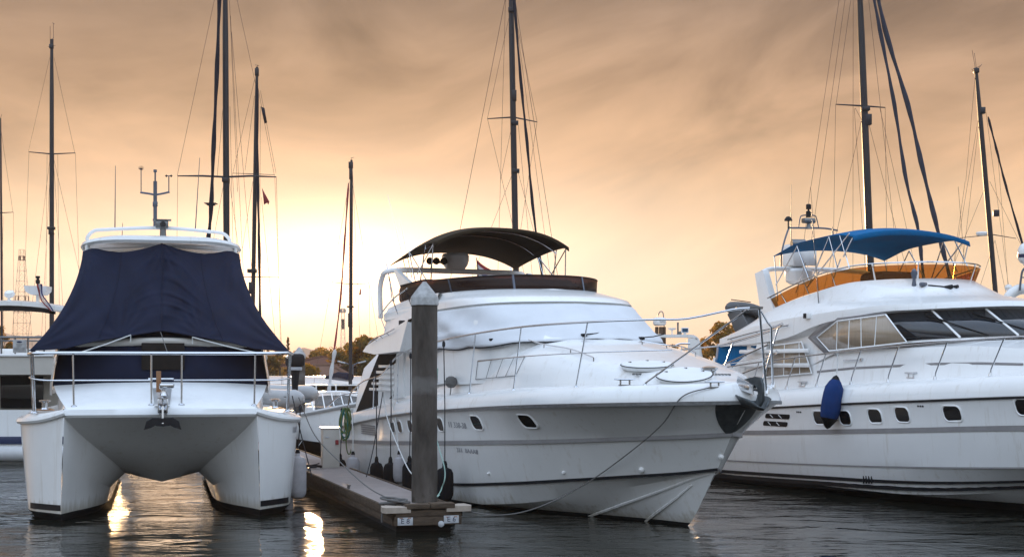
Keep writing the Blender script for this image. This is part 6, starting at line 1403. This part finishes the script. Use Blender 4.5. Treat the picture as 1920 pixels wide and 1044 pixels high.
def tree(px, Yd, py_top, wpx, label, leaf='leaf', base=1.2, seed=0, n=900, kind='round', ls=.2):
    rnd = random.Random(seed); x0 = hp_(px, Yd); zt = P(0, py_top, Yd).z-base; W = wpx*Yd/F/2
    t = thing('tree', label, 'tree', (x0, Yd, base), 0, 'trees along the shore')
    tr = MB(); h0 = zt*.45
    tr.tube([(0, 0, -.3), (.05*W, 0, h0*.6), (.0, 0, h0), (.04*W, 0, zt*.8)], [W*.07+.05, W*.055+.04, W*.04+.03, .02], 7)
    cl = []
    if kind == 'round':
        for k in range(16):
            a = rnd.uniform(0, 6.283); rr = W*.72*math.sqrt(rnd.random()); z = zt*(.42+.5*rnd.random()*(1-.45*(rr/W)**2)); cl.append((V((rr*math.cos(a), rr*math.sin(a), z)), W*rnd.uniform(.24, .42)))
        cl.append((V((0, 0, zt*.86)), W*.3))
        for c, r_ in cl[:9]: tr.tube([(0, 0, h0*.7), V((c.x*.5, c.y*.5, (c.z+h0)*.5)), c], [W*.03+.02, W*.02+.015, .01], 5)
    elif kind == 'cone':
        for k in range(26): f = k/25; a = k*2.4; rr = W*(1-f)*.75; cl.append((V((rr*math.cos(a), rr*math.sin(a), zt*(.15+.83*f))), W*(.38*(1-f)+.10)))
    elif kind == 'palm':
        pass
    tr.done('trunk', 'bark', t)
    g = MB()
    def leafq(p, s):
        u = V((rnd.gauss(0, 1), rnd.gauss(0, 1), rnd.gauss(0, 1))).normalized(); v = u.orthogonal().normalized(); v.rotate(Quaternion(u, rnd.uniform(0, 6.28)))
        w = u.cross(v); g.bm.faces.new([g.bm.verts.new(p+q_) for q_ in (w*s, v*s*.45, -w*s, -v*s*.45)])
    if kind == 'palm':
        for k in range(15):
            a = k*2.4; e = rnd.uniform(-.3, .9); d = V((math.cos(a), math.sin(a), 0)); prev = None
            for i in range(8):
                f = i/7; p = V((0, 0, zt*.86))+d*W*1.05*f+V((0, 0, W*(e*f-1.1*f*f))); wd = V((-d.y, d.x, 0))*W*.16*math.sin(math.pi*min(1, f+.12)); dn = V((0, 0, -W*.10))
                cur = [g.bm.verts.new(p-wd+dn), g.bm.verts.new(p), g.bm.verts.new(p+wd+dn)]
                if prev: g.bm.faces.new((prev[0], prev[1], cur[1], cur[0])); g.bm.faces.new((prev[1], prev[2], cur[2], cur[1]))
                prev = cur
    else:
        for i in range(n):
            c, r_ = rnd.choice(cl); d = V((rnd.gauss(0, 1), rnd.gauss(0, 1), rnd.gauss(0, 1))).normalized()*r_*rnd.random()**.4; d.z *= .75
            leafq(c+d, ls*rnd.uniform(.6, 1.3))
    g.done('crown', leaf, t, weld=0, recalc=False, smooth=False)
    return t
tree(683, 105, 625, 84, 'tall bushy tree behind the short mast, beside the middle yacht stern', 'leaf', seed=1, n=1900, ls=.22)
tree(655, 112, 640, 80, 'bushy tree left of the tallest one, behind the red-brown roof', 'leaf_dark', seed=2, n=1000)
tree(722, 108, 636, 80, 'bushy tree partly hidden behind the middle yacht stern', 'leaf', seed=3, n=1200)
tree(622, 128, 652, 100, 'low wide tree above the red-brown roof ridge', 'leaf', seed=4, n=800)
tree(590, 130, 658, 70, 'low tree right of the distant pile cap', 'leaf_dark', seed=5, n=700)
tree(576, 101, 680, 50, 'shrubby tree in front of the faded roof, right of the distant pile', 'leaf', seed=6, n=800, ls=.16)
tree(698, 99, 668, 60, 'low shrub growing under the tall tree by the shore', 'leaf_dark', seed=17, n=900, ls=.18)
tree(563.5, 135, 647, 14, 'small palm with a tufted crown above the distant pile', 'leaf_dark', seed=7, kind='palm')
tree(540, 125, 632, 15, 'narrow pointed conifer just right of the catamaran cover', 'leaf_dark', seed=8, kind='cone', n=900, ls=.12)
tree(552, 128, 650, 20, 'small ragged tree between the conifer and the palm', 'leaf', seed=9, n=400, ls=.13)
tree(524, 122, 648, 34, 'small tree left of the conifer, behind the bow rail', 'leaf', seed=10, n=600, ls=.15)
tree(500, 112, 665, 50, 'low tree hidden behind the catamaran bow rail', 'leaf_dark', seed=11, n=600)
tree(2, 100, 598, 46, 'leafy tree at the far left edge behind the stern-on yacht', 'leaf', seed=12, n=900, ls=.16)
tree(1350, 92, 592, 78, 'rounded leafy tree between the middle and right yachts', 'leaf', seed=13, n=1500, ls=.15)
tree(1316, 95, 628, 46, 'lower tree left of the rounded one, above the open motor boat', 'leaf', seed=14, n=700, ls=.14)
tree(1392, 95, 628, 60, 'lower tree right of the rounded one, behind the right yacht stern', 'leaf_dark', seed=15, n=700, ls=.16)
tree(1262, 100, 646, 60, 'low bush seen through the arch of the open motor boat', 'leaf_dark', seed=16, n=800, ls=.16)
# distant shoreline woodland that reads as one mass
rnd = random.Random(3); g = MB()
for i in range(9500):
    x = rnd.uniform(-75, 95); y = 150+rnd.uniform(0, 40); hgt = 1.6+1.6*abs(math.sin(x*.13)+.5*math.sin(x*.37)); p = V((x, y, 1.2+hgt*rnd.random()**1.4)); s = .5
    u = V((rnd.gauss(0, 1), rnd.gauss(0, 1), rnd.gauss(0, 1))).normalized(); v = u.orthogonal().normalized(); w = u.cross(v)
    g.bm.faces.new([g.bm.verts.new(p+q_) for q_ in (w*s, v*s*.6, -w*s, -v*s*.6)])
tag(g.done('far_wood', 'leaf_dark', weld=0, recalc=False, smooth=False), 'distant belt of low trees along the shore', 'wood', kind='stuff')

# ------------------------------------------------------------------ evening air between here and the hills
def haze():
    g = MB(); g.box((0, 1045, 32), (2900, 2230, 68)); o = g.done('haze', 'water', smooth=False)
    m = bpy.data.materials.new('haze'); m.use_nodes = True; nt = m.node_tree
    nt.nodes.remove(nt.nodes['Principled BSDF']); v = node(nt, 'ShaderNodeVolumePrincipled')
    v.inputs['Color'].default_value = (.95, .84, .76, 1); v.inputs['Density'].default_value = .00035; v.inputs['Anisotropy'].default_value = .3
    nt.links.new(v.outputs[0], nt.nodes['Material Output'].inputs['Volume'])
    o.data.materials.clear(); o.data.materials.append(m); tag(o, kind='stuff')
    o['label'] = 'thin warm evening haze over the marina'
haze()
